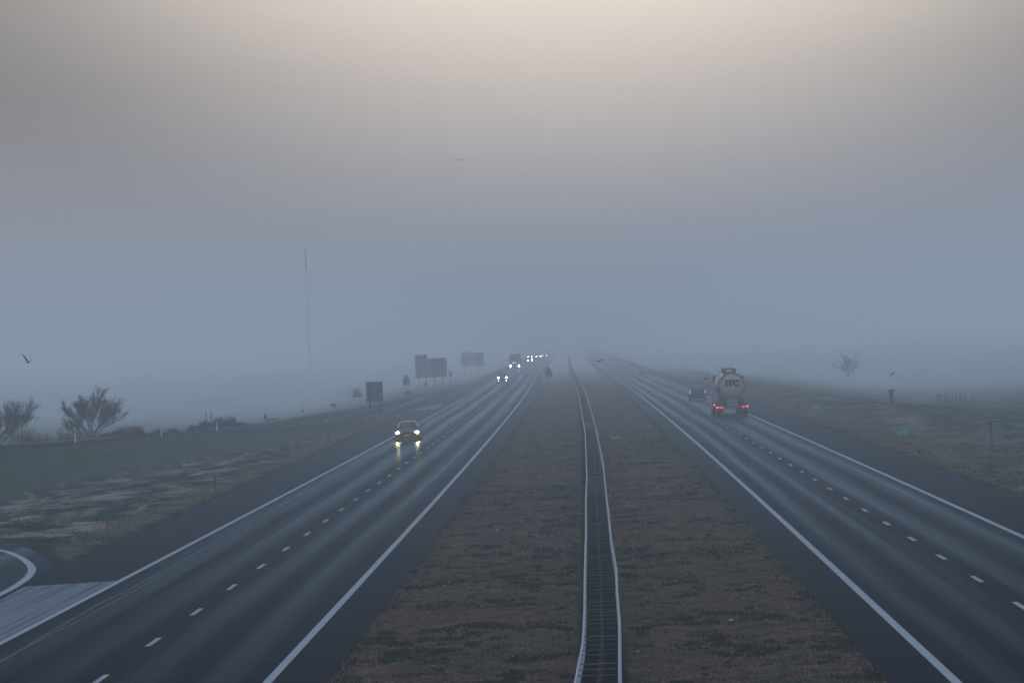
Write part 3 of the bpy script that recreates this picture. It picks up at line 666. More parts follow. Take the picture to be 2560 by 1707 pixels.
    MB().prism([(13.62, 3.35), (14.4, 3.78), (14.4, 3.72), (13.62, 3.25)], 'x', -1.0, 1.0).build('wind_deflector', cabm, t)
    for s in (-1, 1):
        MB().tube([(s * 1.2, 16.3, 3.05), (s * 1.62, 16.7, 3.08)], .03, n=5).box((s * 1.62, 16.6, 3.0), (.20, .10, .16)).build('mirror', plastic_d, t)
    MB().box((0, 12.6, .95), (1.1, 3.6, .3)).build('tractor_chassis', frame, t)
    MB().box((-1.02, 9.3, .95), (.42, 1.5, .6)).build('hose_box', galv, t, bevel=.03)
build_tanker()

# oncoming lorry in the fog
def build_lorry():
    t = empty('box_lorry', (-17.9, 1080, 0), math.pi - .005, 'dim box lorry far off in the fog with its headlights lit, behind the tall car', 'lorry')
    g = mat('lorry_grey', (.05, .06, .08), .5)
    MB().box((0, -6, 2.45), (2.5, 10.5, 2.9)).build('cargo_box', g, t, bevel=.05)
    MB().prism([(-.6, .8), (-.6, 3.6), (.8, 3.65), (1.5, 2.4), (1.6, .5), (-.5, .5)], 'x', -1.22, 1.22).build('cab', g, t, bevel=.1)
    MB().prism([(.95, 3.30), (1.46, 2.42), (1.58, 1.75), (1.66, 1.75), (1.54, 2.45), (1.02, 3.34)], 'x', -1.1, 1.1).build('windscreen', glass_d, t)
    for s in (-1, 1):
        wheel(t, s * 1.2, .6, .5, .3); wheel(t, s * 1.2, -8.5, .5, .3); wheel(t, s * 1.2, -3.5, .5, .3)
        h = MB().box((s * .98, 1.62, .98), (.36, .12, .26)).build('headlight', plastic_d, t)
        MB().disc((s * .98, 1.70, 1.02), .19, 'y', .03, 12).build('lamp', lamp_vfar, h)
        MB().disc((s * 1.12, 1.70, .70), .09, 'y', .03, 12).build('fog_lamp', lamp_far, t)
        MB().box((s * 1.4, 1.2, 2.5), (.18, .1, .5)).build('mirror', plastic_d, t)
        MB().disc((s * .32, 1.72, 1.75), .06, 'y', .03, 10).build('marker_light', lamp_far, t)
build_lorry()
# the queue of dots behind: each a small oncoming car
def dot_car(x, y, z, sep, label, r=.11):
    t = empty('oncoming_car', (x, y, 0), math.pi - .005, label, 'car', 'far oncoming cars in the fog')
    MB().loft([sec(*s) for s in SB]).build('body', dark_blue, t, smooth=True)
    MB().loft([sec_top(*s) for s in ST]).build('roof', glass_d, t, smooth=True)
    for s in (-1, 1):
        wheel(t, s * .88, 1.4); wheel(t, s * .88, -1.4)
        MB().disc((s * sep / 2, 2.4, z), r, 'y', .05, 10).build('headlight', lamp_vfar, t)
def dots(px, py, Y, z, sep, label, r):
    p = P(px, py, 0, Y); dot_car(p.x, Y, p.z if False else z, sep, label, r)
dots(1325.2, 900.5, 1420, .70, 1.45, 'nearest pair of small white headlights in the row behind the far box lorry', .13)
dots(1325.0, 890.0, 1700, .75, 1.35, 'far car lamps shining in the fog above the nearest small pair', .13)
dots(1346, 890.5, 1745, .7, 1.55, 'far car lamps in the fog near the vanishing point, middle of the last row', .14)
dots(1361, 890, 1790, .7, 1.3, 'rightmost far car lamps at the end of the last row in the fog', .11)

# ------------------------------------------------------------------ signs
def board_sign(name, loc, rz, panels, posts, label, cat='sign', group=None, face=None, ribs=True, bm_=None):
    sb = bm_ or sign_back
    """panels: (x0, x1, z0, z1); posts: x positions; the grey back faces the camera"""
    t = empty(name, loc, rz, label, cat, group)
    for x0, x1, z0, z1 in panels:
        o = MB().box(((x0 + x1) / 2, 0, (z0 + z1) / 2), (x1 - x0, .05, z1 - z0)).build('panel', sb, t)
        rb = MB()
        for z in np.arange(z0 + .25, z1 - .1, .5): rb.box(((x0 + x1) / 2, -.045, z), (x1 - x0 - .06, .04, .05))
        if ribs: rb.build('stiffener_ribs', sb, o)
        f = MB().box(((x0 + x1) / 2, .03, (z0 + z1) / 2), (x1 - x0 - .06, .008, z1 - z0 - .06)).build('sign_face', mat('blue_sign_face', (.02, .06, .25), .4), o)
    for x, y, h in posts: MB().tube([(x, y, -.3), (x, y, h)], .058, n=8).build('post', post_m, t)
    return t
p = at_ground(937.5, 1042); s1 = 25.2
board_sign('direction_sign', p, .02, [(-.80, .90, 1.55, 3.60)], [(-.50, -.10, 3.4), (-.42, .45, 3.0), (.42, -.10, 3.4), (.62, .45, 3.0)],
    'grey backed rectangular sign on four thin posts at the point of the exit gore')
p = at_ground(1075, 965); p = Vector((P(1075, 960, 0, 745).x, 745, gz(P(1075, 960, 0, 745).x, 745)))
board_sign('direction_sign', p, .03, [(-2.35, -.28, 1.75, 5.6), (-.24, 2.9, 1.75, 4.95)], [(-1.75, -.1, 5.3), (-.6, -.1, 5.3), (.75, -.1, 4.8), (2.1, -.1, 4.8)],
    'large stepped sign, tall left panel and lower right panel, beyond the exit road', bm_=mat('fog_paled_sign_back', (.17, .20, .24), .6, .2))  # back lightened in its colour to paint in the fog before it
p = P(1182, 935, 0, 1008); p.z = gz(p.x, p.y)
board_sign('direction_sign', p, .03, [(-2.5, 2.6, 2.0, 5.0), (-2.0, -.8, 5.02, 5.3)], [(-1.8, -.1, 4.8), (1.6, -.1, 4.8)],
    'faintest and farthest broad sign board, nearly lost in the fog', bm_=mat('fog_faded_sign_back', (.26, .30, .34), .6, .2))  # lightened further, painting in the deeper fog at this distance
def arrow_sign(px, py, label, Y=None):
    p = at_ground(px, py) if Y is None else P(px, py, 0, Y)
    if Y: p.z = gz(p.x, Y)
    t = empty('warning_sign', p, .02, label, 'sign', 'backs of triangular warning signs')
    o = MB().prism([(0, 2.95), (-.50, 2.20), (-.53, 2.08), (.53, 2.08), (.50, 2.20)], 'y', -.02, .02).build('triangle_plate', sign_back, t)
    MB().prism([(-.56, 2.075), (-.56, 1.25), (.56, 1.25), (.56, 2.075)], 'y', -.025, .015).build('text_plate', sign_back, t)
    MB().box((0, -.045, 2.3), (.7, .03, .05)).box((0, -.045, 1.6), (.9, .03, .05)).build('bracket', post_m, o)
    MB().tube([(-.07, -.09, -.2), (-.07, -.09, 2.75)], .038, n=8).build('post', post_m, t); MB().tube([(.10, .2, -.2), (.10, .02, 2.2)], .03, n=8).build('stay', post_m, t)
arrow_sign(1017, 983, 'pointed warning sign seen from behind, left of the exit road between the two large boards')
arrow_sign(1373, 962, 'pointed warning sign seen from behind on the grass median, left of the guard rail')
# red and white sign beyond the stepped board
p = P(1127, 958, 0, 780); p.z = gz(p.x, 780)
t = empty('speed_sign', p, 0, 'small pale reddish sign on one thin pole just right of the large stepped board', 'sign')
MB().prism([(-.22, 1.5), (-.30, 1.6), (-.30, 2.3), (-.22, 2.42), (.26, 2.42), (.30, 2.3), (.30, 1.6), (.26, 1.5)], 'y', -.02, .02).build('sign_plate', mat('pale_red_plate', (.24, .17, .17), .5), t)
MB().tube([(0, .05, -.2), (0, .05, 3.3)], .035, n=8).build('post', post_m, t)

def hecto(px, py, label, face=False, w=.58, h=.38, top=1.13):
    p = at_ground(px, py)
    t = empty('kilometre_sign', p, random.uniform(-.05, .05), label, 'sign', 'green kilometre signs on the verge')
    o = MB().box((0, 0, top - h / 2), (w, .025, h)).build('board', green_s if face else green_b, t, bevel=.008)
    if face:
        MB().box((-w * .22, -.016, top - h * .30), (w * .38, .006, h * .34)).build('road_number_shield', mat('red_shield', (.30, .03, .04), .5), o)
        for x in (-.16, -.07, .02, .12): MB().box((x * w / .58, -.016, top - h * .76), (.05, .006, h * .26)).build('numeral', mat('pale_numerals', (.14, .36, .33), .5), o)
        MB().box((w * .22, -.016, top - h * .3), (.10, .006, h * .30)).build('numeral', mat('pale_numerals', (.14, .36, .33), .5), o)
    MB().tube([(0, .03, -.2), (0, .03, top - .04)], .026, n=6).build('post', dark_post, t)
hecto(267, 1341, 'nearest green board on a short post, beside the tip of grass by the loop road')
hecto(712, 1157, 'green board on a short post, second from the bottom along the left verge')
hecto(901.7, 1068, 'small green board on the left verge just in front of the four-post sign')
hecto(1063.5, 969, 'small teal box-like board under the large stepped sign', w=.6, h=.5, top=.95)
hecto(2258.8, 1120, 'bright green kilometre board with red shield, nearest on the right verge', True)
hecto(2041, 1045, 'pale green kilometre board on the right verge, behind the nearest one', True)
hecto(2038, 1004, 'dim kilometre board in the fog above the pale green one, right verge', True)
hecto(1903, 970, 'faintest kilometre board in the fog at the right of the tanker', True)

def marker(px, py, h, label, pale=False, lean=0.0):
    p = at_ground(px, py); t = empty('marker_post', p, 0, label, 'post', 'roadside marker posts')
    M = MB().loft([[(-.055, -.02, -.2), (.055, -.02, -.2), (.055, .05, -.2), (-.055, .05, -.2)], [(-.05, -.02, h - .06), (.05, -.02, h - .06), (.05, .045, h - .06), (-.05, .045, h - .06)], [(-.045, -.015, h), (.045, -.015, h), (.045, .01, h - .02), (-.045, .01, h - .02)]])
    o = M.build('shaft', white_p if pale else dark_post, t)
    MB().box((0, -.025, h - .2), (.085, .012, .14)).build('reflector_band', mat('reflector', (.05, .05, .055), .4) if not pale else mat('grey_reflector', (.35, .36, .38), .4), t)
    t.rotation_euler = (0, lean, 0)
marker(538, 1230, .78, 'dark marker post between the two nearest green boards')
marker(820, 1108, .80, 'dark marker post between the green board and the four-post sign')
marker(888, 1050, .72, 'short dark post at the near edge of the exit road, left of the four-post sign')
marker(989, 1031, .85, 'dark marker post at the tip of the exit gore, right of the four-post sign')
marker(1024, 986, .75, 'dark marker post beside the left pointed warning sign')
marker(2477, 1194, .78, 'dark marker post at the right edge of the picture on the verge')
marker(1996.5, 1015, .62, 'dim marker post in the fog right of the tanker')
marker(815.8, 1061, .45, 'short white post on the grass strip beside the exit road', True)
def rp(px, py, Y, up=0):                       # a spot on the ramp shoulder at distance Y
    p = P(px, py, 0, Y); p.z = gz(p.x, Y) - .02; return p
for px, py, Y, lab in ((187, 1109, 300, 'leftmost white marker post on top of the green bank'), (403, 1090, 338, 'middle white marker post on the green bank by the brambles'), (542, 1076, 372, 'white marker post where the exit road comes into view, right of the brambles')):
    p = P(px, py, 0, Y); z0 = gz(p.x, Y); Yb = Y
    p.z = p.z if abs(p.z - z0) < .5 else z0
    t = empty('marker_post', p, 0, lab, 'post', 'roadside marker posts')
    MB().loft([[(-.055, -.03, -.5), (.055, -.03, -.5), (.055, .04, -.5), (-.055, .04, -.5)], [(-.05, -.02, .62), (.05, -.02, .62), (.05, .04, .62), (-.05, .04, .62)], [(-.045, -.015, .68), (.045, -.015, .68), (.045, .01, .66), (-.045, .01, .66)]]).build('shaft', white_p, t)
    MB().box((0, -.035, .5), (.085, .012, .12)).build('reflector_band', mat('grey_reflector', (.35, .36, .38), .4), t)
    t.rotation_euler = (0, -.04, 0)
# leaning pole on the median
p = at_ground(1540, 1094)
t = empty('leaning_pole', p, 0, 'thin dark pole leaning to the right on the median beside the guard rail', 'pole')
MB().tube([(0, 0, -.1), (.27, .05, .93)], .028, .02, n=6).build('shaft', dark_post, t); MB().box((0, -.1, .05), (.62, .30, .06)).build('concrete_foot', mat('pale_concrete', (.36, .37, .38), .8, var=.2), t, bevel=.015)
# small blue box signs and odd posts in the left field
def field_item(name, px, py, Y, label, cat, parts, group=None, lean=0):
    p = P(px, py, 0, Y); p.z = gz(p.x, Y)
    t = empty(name, p, 0, label, cat, group)
    for nm, mb, m in parts: mb.build(nm, m, t)
    t.rotation_euler = (0, lean, 0); return t
bluebox = mat('dark_blue_board', (.03, .045, .11), .5)
field_item('field_sign', 834, 1026, 500, 'small dark blue board on a short post beyond the exit road', 'sign', [('board', MB().box((0, 0, .62), (.58, .05, .36)), bluebox), ('post', MB().tube([(0, .03, -.2), (0, .03, .5)], .03, n=6), post_m)])
field_item('post_sign', 666, 1028, 440, 'leaning post with a small dark disc on it in the left field', 'post', [('shaft', MB().tube([(0, 0, -.2), (0, 0, .95)], .045, .035, n=6), dark_post), ('disc', MB().disc((-.12, -.06, .45), .15, 'y', .03, 12, .19), dark_post)], lean=-.12)
field_item('field_post', 755, 1012, 520, 'thin pale post alone in the foggy left field', 'post', [('shaft', MB().tube([(0, 0, -.2), (0, 0, .95)], .04, .03, n=6), twig_m), ('foot', MB().box((.03, 0, .15), (.22, .15, .3)), bramble_m)], lean=-.05)
fps = [(146.7, 1090, 370, .98), (168, 1093, 370, 1.05), (204, 1091, 365, 1.0), (514, 1048, 430, .7), (527, 1055, 430, 1.0)]
names = ['shorter dark fence post standing in the left brambles', 'dark fence post in the brambles left of the bare tree', 'dark fence post right in front of the bare tree', 'small dark post tip rising from the right hand bramble clump', 'taller dark post rising from the right hand bramble clump']
for (px, py, Y, h), lab in zip(fps, names):
    p = P(px, py, 0, Y); p.z = gz(p.x, Y); top = P(px, {146.7: 1073, 168: 1072, 204: 1071, 514: 1031, 527: 1027}[px], 0, Y).z - p.z
    t = empty('fence_post', p, 0, lab, 'post', 'weathered fence posts in the left field')
    MB().tube([(0, 0, -.3), (.02, 0, top)], .06, .05, n=6).build('shaft', dark_post, t)
    MB().box((.02, 0, top + .01), (.10, .10, .03)).build('cap', twig_m, t)
# far stock fence on the left
t = empty('stock_fence', (0, 0, 0), 0, 'dim far fence of thin posts and wires beyond the exit road on the left', 'fence')
pa, pb = P(844, 982, 0, 640), P(915, 975, 0, 640)
n_ = 14
for i in range(n_):
    q = pa.lerp(pb, i / (n_ - 1)); q.z = gz(q.x, q.y); h = random.uniform(.9, 1.5)
    MB().tube([(q.x, q.y, q.z - .3), (q.x + random.uniform(-.08, .08), q.y, q.z + h)], .045, .03, n=5).build('post', dark_post, t)
w_ = MB()
for z in (.45, .8, 1.15): w_.tube([pa.lerp(pb, i / 8) + Vector((0, 0, z - pa.lerp(pb, i / 8).z + .03 * math.sin(i))) for i in range(9)], .012, n=4)
w_.build('wires', dark_post, t)
# posts of the right field
pts_r = [(2344, .55), (2352, .62), (2362, .72), (2371, .55), (2380, .64), (2390, .60), (2402, .58), (2410, .52), (2428, .5)]
t = empty('stake_row', (0, 0, 0), 0, 'row of nine crooked dark stakes standing in the foggy right field', 'fence')
for px, h in pts_r:
    q = P(px, 1000, 0, 400); q.z = gz(q.x, 400)
    bt = P(px, 1001, 0, 400).z
    l_ = .22 if px == 2428 else random.uniform(-.16, -.03)
    MB().tube([(q.x, 400, q.z - .2), (q.x, 400, bt), (q.x + l_, 400, bt + h)], .045, .035, n=5).build('stake', dark_post, t)
# cabinets
pale_c = mat('pale_cabinet', (.15, .17, .19), .6, var=.1)
p = at_ground(2490, 1113)
t = empty('utility_cabinet', p, -.05, 'pale grey cabinet with a dark flat lid and dark left edge on the right verge', 'cabinet')
MB().box((.12, .2, .70), (.66, .5, 1.44)).build('housing', pale_c, t, bevel=.02)
MB().box((.05, .2, 1.47), (.84, .6, .06)).build('lid', plastic_d, t)
MB().box((-.26, -.02, .70), (.09, .08, 1.40)).build('door_edge', mat('dark_green_edge', (.035, .05, .04), .6), t)
MB().box((.14, -.055, .72), (.50, .012, 1.1)).build('door', mat('cabinet_door', (.12, .14, .16), .6), t)
MB().box((-.46, .15, .48), (.24, .35, 1.0)).build('side_box', pale_c, t, bevel=.015)
MB().box((0, .15, .02), (1.6, .9, .08)).build('plinth', mat('dark_plinth', (.05, .055, .06), .8), t)
p = P(2228, 1011, 0, 400); p.z = gz(p.x, 400)
t = empty('marker_pillar', p, 0, 'dim upright grey pillar with a thin cap in the foggy right field', 'pillar')
hp = P(2228, 974, 0, 400).z - p.z
MB().box((0, 0, hp / 2), (.42, .35, hp)).build('shaft', mat('pillar_grey', (.075, .085, .095), .7, var=.2), t, bevel=.02)
MB().box((.12, 0, hp + .03), (.66, .4, .05)).build('cap', mat('pillar_grey', (.075, .085, .095), .7), t)
# mast
p = P(777, 960, 0, 1250); zt = P(777, 619, 0, 1250).z
t = empty('radio_mast', (p.x, 1250, gz(p.x, 1250)), 0, 'very faint tall thin mast rising out of the fog on the left', 'mast')
MB().tube([(0, 0, -.5), (0, 0, zt * .8), (0, 0, zt - 6)], .12, .08, n=8).build('pole', mat('fog_paled_steel', (.34, .38, .42), .6), t)  # pole colour lightened to paint in the veil of fog
MB().tube([(0, 0, zt - 6), (0, 0, zt)], .24, n=8).box((.15, 0, zt - 1.2), (.3, .3, 2.0)).build('antenna_section', post_m, t)

# ------------------------------------------------------------------ bare trees, brambles
def limb(mb, p, d, L, r, depth, spread, up):
    n = 3; pts = [p]
    for i in range(n):
        d = (d + Vector((random.gauss(0, .10), random.gauss(0, .10), random.gauss(0, .05) + up))).normalized(); pts.append(pts[-1] + d * L / n)
    mb.tube(pts, r, max(r * .62, .007), n=5 if r > .02 else 3, cap=False)
    if depth == 0: return
    for i in range(1, n + 1):
        for _ in range((1 if random.random() < .8 else 2) if i < n else 2):
            ax = Vector((random.gauss(0, 1), random.gauss(0, 1), random.gauss(0, .3))).normalized()
            d2 = (d + ax * spread).normalized()
            limb(mb, pts[i], d2, L * random.uniform(.55, .8), r * (.62 if i == n else .45), depth - 1, spread, up)
def bare_tree(name, loc, H, W, label, seed, stems=7, depth=4, m=twig_m, cat='tree'):
    random.seed(seed)
    t = empty(name, loc, 0, label, cat)
    tr = MB(); cr_ = MB()
    tr.tube([(0, 0, -.2), (.02, 0, H * .10), (0, 0, H * .2)], .15, .12, n=8)
    for i in range(stems):
        q = -math.pi * (i + .5) / stems; sx = math.cos(q)
        d = Vector((sx * W / H * random.uniform(.6, .95), random.uniform(-.6, .6) * W / H, 1.05 - .62 * abs(sx))).normalized()
        st = Vector((sx * .05, 0, H * random.uniform(.05, .30)))
        limb(cr_, st, d, H * .36 * random.uniform(.72, 1.15), .055, depth, .50, .06)
    tr.build('trunk', m, t); cr_.build('crown', m, t)
p = P(226, 1095, 0, 375); bare_tree('bare_tree', (p.x, 375, gz(p.x, 375)), 4.0, 4.3, 'bare leafless tree with a fan of thin branches rising from the brambles at the left', 3, 9, 5)
p = P(-8, 1100, 0, 340); bare_tree('bare_shrub', (p.x, 340, gz(p.x, 340)), 3.9, 2.6, 'tall bare greenish shrub cut by the left edge of the picture', 5, 8, 5, green_twig, 'shrub')
p = P(2120, 940, 0, 640); bare_tree('bare_tree', (p.x, 640, gz(p.x, 640)), 3.3, 1.9, 'smudged small tree lost in the fog on the right', 8, 9, 3, mat('fog_paled_twigs', (.27, .295, .31), .95, spec=.05))  # twigs paled to paint the fog over the tree
def bramble(px, Y, w, top_py, label, seed, m=bramble_m, dens=1.0, base=None):
    random.seed(seed)
    p = P(px, 0, 0, Y); z = gz(p.x, Y); top = P(px, top_py, 0, Y).z; h = top - z
    t = empty('bramble_bush', (p.x, Y, z), 0, label, 'bush', 'low brown bramble bushes')
    b = MB(); c = MB(); n = int(520 * dens * max(.5, w / 3))
    for i in range(n):
        x = random.gauss(0, .30) * w; x = max(-w * .55, min(w * .55, x)); y = random.uniform(-1.2, 1.2)
        hh = h * (1 - (abs(x) / (w * .62)) ** 2) * random.uniform(.25, 1.0) * (1.22 if random.random() < .07 else 1) * (.75 + .3 * math.sin(x * 5 + seed))
        lean = random.gauss(0, .35); q = Vector((x, y, 0)); tip = Vector((x + lean * hh, y + random.gauss(0, .2), hh)); mid = q.lerp(tip, .55) + Vector((random.gauss(0, .10), 0, .1 * hh))
        (b if i % 3 else c).tube([q - Vector((0, 0, .2)), mid, tip], .018, .006, n=3, cap=False)
        for _ in range(4):
            s = q.lerp(tip, random.uniform(.3, .95)); e = s + Vector((random.gauss(0, .16), random.gauss(0, .1), random.uniform(.0, .22)))
            b.tube([s, e], .008, .004, n=3, cap=False)
    b.build('twigs', m, t); c.build('stems', twig_m, t)
bramble(20, 345, 3.0, 1066, 'dark bramble mass at the foot of the tall left shrub', 21, dens=1.6)
bramble(82, 350, 2.9, 1080, 'low grey brown bramble between the tall shrub and the fence posts', 22)
bramble(140, 352, 3.2, 1066, 'rounded brown bramble around the left fence posts', 23, dens=1.3)
bramble(275, 352, 3.0, 1060, 'dense dark bramble on the right foot of the bare tree', 24, dens=1.5)
bramble(232, 356, 2.0, 1078, 'bramble clump right under the bare tree trunk', 25, dens=1.3)
bramble(342, 365, 1.6, 1074, 'small brown bramble right of the tree bushes', 26)
bramble(385, 372, 1.6, 1072, 'small green brown bush beside the middle white post', 27, green_twig)
bramble(440, 385, 2.2, 1064, 'flat reddish bramble in the right hand clump', 28)
bramble(475, 400, 2.4, 1050, 'reddish brown bramble in the middle of the right hand clump', 29, dens=1.2)
bramble(515, 412, 2.8, 1038, 'tallest blue grey bush of the right hand clump, around two posts', 30, twig_m, 1.5)
bramble(548, 415, 1.8, 1058, 'low bush at the right end of the right hand clump', 31)
bramble(637, 455, 1.3, 1050, 'small dark isolated bush beyond the exit road', 32, dens=1.2)
bramble(978, 640, 1.0, 979, 'little dark bush left of the pointed warning sign', 33, twig_m)
bramble(850, 660, 1.2, 966, 'dark bush at the left end of the far fence', 34, twig_m)
random.seed(77)

# ------------------------------------------------------------------ birds
bird_m = mat('dark_feathers', (.020, .024, .026), .9, spec=.1)
def bird(px, py, Y, span, label, lw, rw, yaw=0, tilt=0):
    """lw / rw: how far each wing's wrist and tip rise, as fractions of the half span"""
    p = P(px, py, 0, Y); t = empty('bird', p, yaw, label, 'bird', 'birds in flight')
    s = span / 2
    rings = []
    for y, r in ((-.30, .012), (-.22, .035), (-.05, .062), (.10, .060), (.19, .034), (.235, .040), (.27, .028), (.31, .006)):
        rings.append([(r * span * 1.0 * math.cos(q), y * span * .75, r * span * .9 * math.sin(q)) for q in [2 * math.pi * i / 10 for i in range(10)]])
    b = MB().loft(rings)
    for sg, (wr, tp) in ((-1, lw), (1, rw)):
        secs = [(0.02, 0, .17, .02), (.42, wr, .21, .05), (.75, wr + (tp - wr) * .6, .15, -.03), (1.0, tp, .04, -.14)]
        rr = []
        for f_, z, ch, off in secs:
            x = sg * f_ * s; c_ = ch * span
            rr.append([(x, off * span + c_ * .5, z * s), (x, off * span, z * s + .045 * span * (1.15 - f_)), (x, off * span - c_ * .8, z * s - .01 * span), (x, off * span, z * s - .022 * span)])
        b.loft(rr)
    b.loft([[(-.02 * span, -.20 * span, 0), (.02 * span, -.20 * span, 0), (.02 * span, -.20 * span, .01 * span), (-.02 * span, -.20 * span, .01 * span)], [(-.07 * span, -.36 * span, 0), (.07 * span, -.36 * span, 0), (.07 * span, -.36 * span, .006), (-.07 * span, -.36 * span, .006)]])
    b.build('body', bird_m, t, smooth=False); t.rotation_euler = (tilt, 0, yaw)
bird(1498, 903, 230, .62, 'dark bird gliding with wide flat wings over the median, largest in the sky centre', (.10, .16), (.16, .42), .15)
bird(1147.5, 402, 200, .32, 'tiny bird high in the sky above the left carriageway', (.30, .45), (.30, .35), .2)
bird(68, 906, 160, .40, 'dark bird at the left edge with its left wing raised high', (.75, 1.6), (.30, .5), -.4, .1)
bird(2228, 937, 260, .34, 'small bird over the grey pillar in the right field', (.20, .40), (.55, 1.3), .5)
bird(2111, 1000, 330, .62, 'bird low over the right field with wings arched downward', (-.10, -.75), (-.05, -.55), .2)

# ------------------------------------------------------------------ litter on the median
lit = mat('white_litter', (.33, .35, .36), .7)
for (px, py, s, lab) in [(1828, 1549, .085, 'largest pale lump of litter on the median, right of the guard rail near the bottom'), (1743, 1293, .05, 'white scrap by the dark tuft on the right of the median'), (1386, 1323, .04, 'tiny white scrap on the left median level with the dense crossbars'),
        (1341, 1682, .05, 'white scrap at the bottom of the left median'), (1595, 1628, .05, 'small white scrap close right of the guard rail near the bottom'), (1598, 1184, .05, 'flat pale scrap on the middle of the right median'), (1568, 1256, .06, 'pale scrap right beside the guard rail in the middle distance'), (1243, 1325, .06, 'white scrap on the left median near the carriageway')]:
    p = at_ground(px, py)
    o = bmesh.new(); bmesh.ops.create_icosphere(o, subdivisions=2, radius=s)
    for v in o.verts: v.co *= random.uniform(.65, 1.2); v.co.z *= .6
    me = bpy.data.meshes.new('litter'); o.to_mesh(me); o.free(); me.materials.append(lit)
    ob = bpy.data.objects.new('litter', me); sc.collection.objects.link(ob); ob.location = p + Vector((0, 0, s * .5)); tag(ob, lab, 'litter', 'scraps of litter on the median')

# ------------------------------------------------------------------ grass blades
def blades(name, m, spots, label):
    """spots: (x, y, radius, height, count)"""
    vs, fs = [], []
    for x, y, rad, h, n in spots:
        q = rng.random(n) * 2 * math.pi; r = rad * np.sqrt(rng.random(n)); bx = x + r * np.cos(q); by = y + r * np.sin(q)
        bz = ground(bx, by) - .02; hh = h * (.5 + .7 * rng.random(n)) * (1 - .5 * r / rad); lx = rng.normal(0, .35, n) * hh; ly = rng.normal(0, .3, n) * hh
        w = .006 + .006 * rng.random(n) + h * .015
        for i in range(n):
            k = len(vs); vs += [(bx[i] - w[i], by[i], bz[i]), (bx[i] + w[i], by[i], bz[i]), (bx[i] + lx[i] * .4 + w[i] * .7, by[i] + ly[i] * .4, bz[i] + hh[i] * .6), (bx[i] + lx[i], by[i] + ly[i], bz[i] + hh[i]), (bx[i] + lx[i] * .4 - w[i] * .7, by[i] + ly[i] * .4, bz[i] + hh[i] * .6)]
            fs.append((k, k + 1, k + 2, k + 3, k + 4))
    me = bpy.data.meshes.new(name); me.from_pydata(vs, [], fs); me.materials.append(m)
    o = bpy.data.objects.new(name, me); sc.collection.objects.link(o); tag(o, label, 'grass', kind='stuff')
big = [(1704, 1553, .33, .20, 130), (1655, 1561, .2, .12, 50), (1742, 1535, .24, .14, 70), (1722, 1496, .35, .16, 90), (1790, 1610, .30, .18, 110), (1290, 1403, .30, .10, 70), (1358, 1400, .32, .10, 70), (1357, 1279, .45, .12, 90),
       (1730, 1247, .55, .13, 120), (1585, 1109, .7, .13, 120), (1625, 1110, .7, .13, 110), (1660, 1141, .6, .12, 80), (1237, 1245, .6, .10, 80), (1320, 1243, .3, .10, 40), (1232, 1243, .8, .08, 60), (1404, 1525, .2, .18, 50), (1845, 1440, .45, .12, 90), (1290, 1535, .2, .1, 40)]
spots = [(P(a, b).x, P(a, b).y, r, h, n) for a, b, r, h, n in big]
for _ in range(1700):
    y = 80 + 360 * random.random() ** 1.6; x = random.choice((random.uniform(L_IN + .2, -.7), random.uniform(.7, R_IN - .2))) + c1(y)
    spots.append((x, y, random.uniform(.06, .32), random.uniform(.04, .12), int(random.uniform(10, 40))))
blades('grass_tufts', grass_d, spots, 'dark green grass tufts scattered over the brown median')
spots = []
for _ in range(1500):
    y = 80 + 330 * random.random() ** 1.5; e = random.choice((L_IN, R_IN, L_OUT, R_OUT)); s = {L_IN: 1, R_IN: -1, L_OUT: -1, R_OUT: 1}[e]
    if e == L_OUT and y < 152: continue
    x = e + s * (abs(random.gauss(0, .3)) + .02) + c1(y); spots.append((x, y, .22, random.uniform(.05, .13), 14))
for _ in range(260):
    i = random.randrange(len(LOOPX) - 1); f_ = random.random(); x = LOOPX[i] + (LOOPX[i + 1] - LOOPX[i]) * f_; y = LOOPY[i] + (LOOPY[i + 1] - LOOPY[i]) * f_
    spots.append((x, y + .3 + abs(random.gauss(0, .8)), .25, random.uniform(.06, .14), 14))
blades('verge_grass', grass_g, spots, 'uneven green grass creeping over the edges of the asphalt')
spots = []
for _ in range(2600):
    y = 85 + 300 * random.random() ** 1.4
    if random.random() < .6: x = random.uniform(L_OUT - 13, L_OUT - .3) if y > 160 else 0
    else: x = random.uniform(R_OUT + .3, R_OUT + 13)
    if x == 0: continue
    spots.append((x + c1(y), y, random.uniform(.2, .5), random.uniform(.06, .18), 12))
blades('long_grass', grass_y, spots, 'long frosted dry grass on the outer verges')

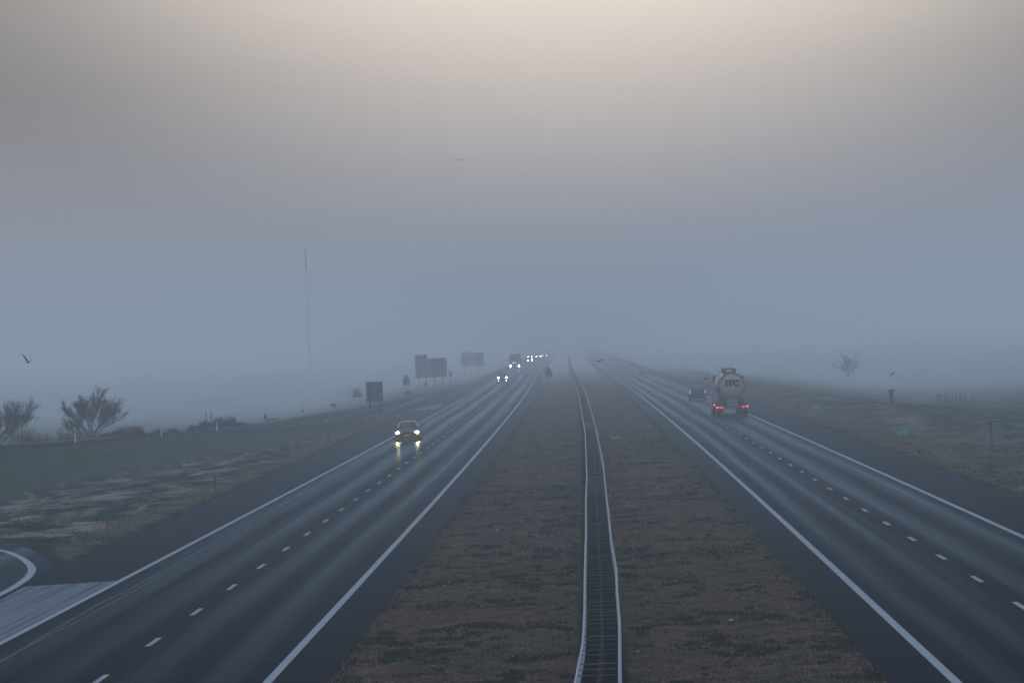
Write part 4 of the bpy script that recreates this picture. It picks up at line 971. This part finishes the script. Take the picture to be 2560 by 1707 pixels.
def carpet(name, m, n, dark, label, hmax):
    """short blades standing all over the turf, thinning with distance"""
    y = 1 / rng.uniform(1 / 330, 1 / 82, n); side = rng.random(n); x = np.where(side < .62, rng.uniform(L_IN + .1, R_IN - .1, n), np.where(side < .85, rng.uniform(L_OUT - 21, L_OUT - .15, n), rng.uniform(R_OUT + .15, R_OUT + 9, n)))
    x = x + curve(y)
    cl = vnoise(x, y, .55, 11) + .7 * vnoise(x, y, 2.4, 12)
    keep = (np.abs(x - curve(y)) > .62) & ~((x - curve(y) < L_OUT) & (x - curve(y) < rel(y, NEAR) + .4)) & ~((x < L_OUT + 1) & (y < 156)) & ((x - curve(y) > L_OUT) | (rng.random(n) < .4)) & ((cl > .30) if dark else (rng.random(n) < .75 - .9 * cl))
    x, y, cl = x[keep], y[keep], cl[keep]; k = len(x)
    z = ground(x, y) - .012; ok = z > -.9
    h = hmax * (.35 + .65 * rng.random(k)) * (1 + (np.clip(cl, 0, 1) if dark else 0)); w = (.010 + .012 * rng.random(k)) * (1 + y / 250)
    lx = rng.normal(0, .5, k) * h; ly = rng.normal(0, .4, k) * h
    v = np.stack([np.stack([x - w, y, z], -1), np.stack([x + w, y, z], -1), np.stack([x + w * .5 + lx, y + ly, z + h], -1), np.stack([x - w * .5 + lx, y + ly, z + h], -1)], 1).reshape(-1, 3)
    me = bpy.data.meshes.new(name); me.vertices.add(4 * k); me.vertices.foreach_set('co', v.ravel())
    me.loops.add(4 * k); me.loops.foreach_set('vertex_index', np.arange(4 * k)); me.polygons.add(k)
    me.polygons.foreach_set('loop_start', np.arange(0, 4 * k, 4)); me.polygons.foreach_set('loop_total', np.full(k, 4)); me.update()
    me.materials.append(m); o = bpy.data.objects.new(name, me); sc.collection.objects.link(o); tag(o, label, 'grass', kind='stuff')
carpet('dry_short_grass', mat('brown_grass_blades', (.170, .108, .078), 1, spec=.03, var=.5, vscale=2), 150000, False, 'short dry brown winter grass covering the median and verges', .055)
carpet('green_short_grass', mat('deep_green_grass_blades', (.022, .036, .020), 1, spec=.03, var=.5, vscale=2), 230000, True, 'darker green clumps of short grass among the dry turf', .075)

# ------------------------------------------------------------------ the fog
def build_haze():
    b = MB().box((0, 3600, 17.5), (7600, 8200, 41)); o = b.build('haze', bpy.data.materials.new('haze'))
    m = o.data.materials[0]; m.use_nodes = True; n, l = m.node_tree.nodes, m.node_tree.links; n.clear()
    out = n.new('ShaderNodeOutputMaterial'); v = n.new('ShaderNodeVolumePrincipled'); l.new(v.outputs[0], out.inputs['Volume'])
    v.inputs['Color'].default_value = (.895, .910, .930, 1); v.inputs['Density'].default_value = 0.00116; v.inputs['Anisotropy'].default_value = 0.0
    tag(o, 'pale blue dawn fog lying over the whole landscape', 'fog', kind='stuff')
build_haze()
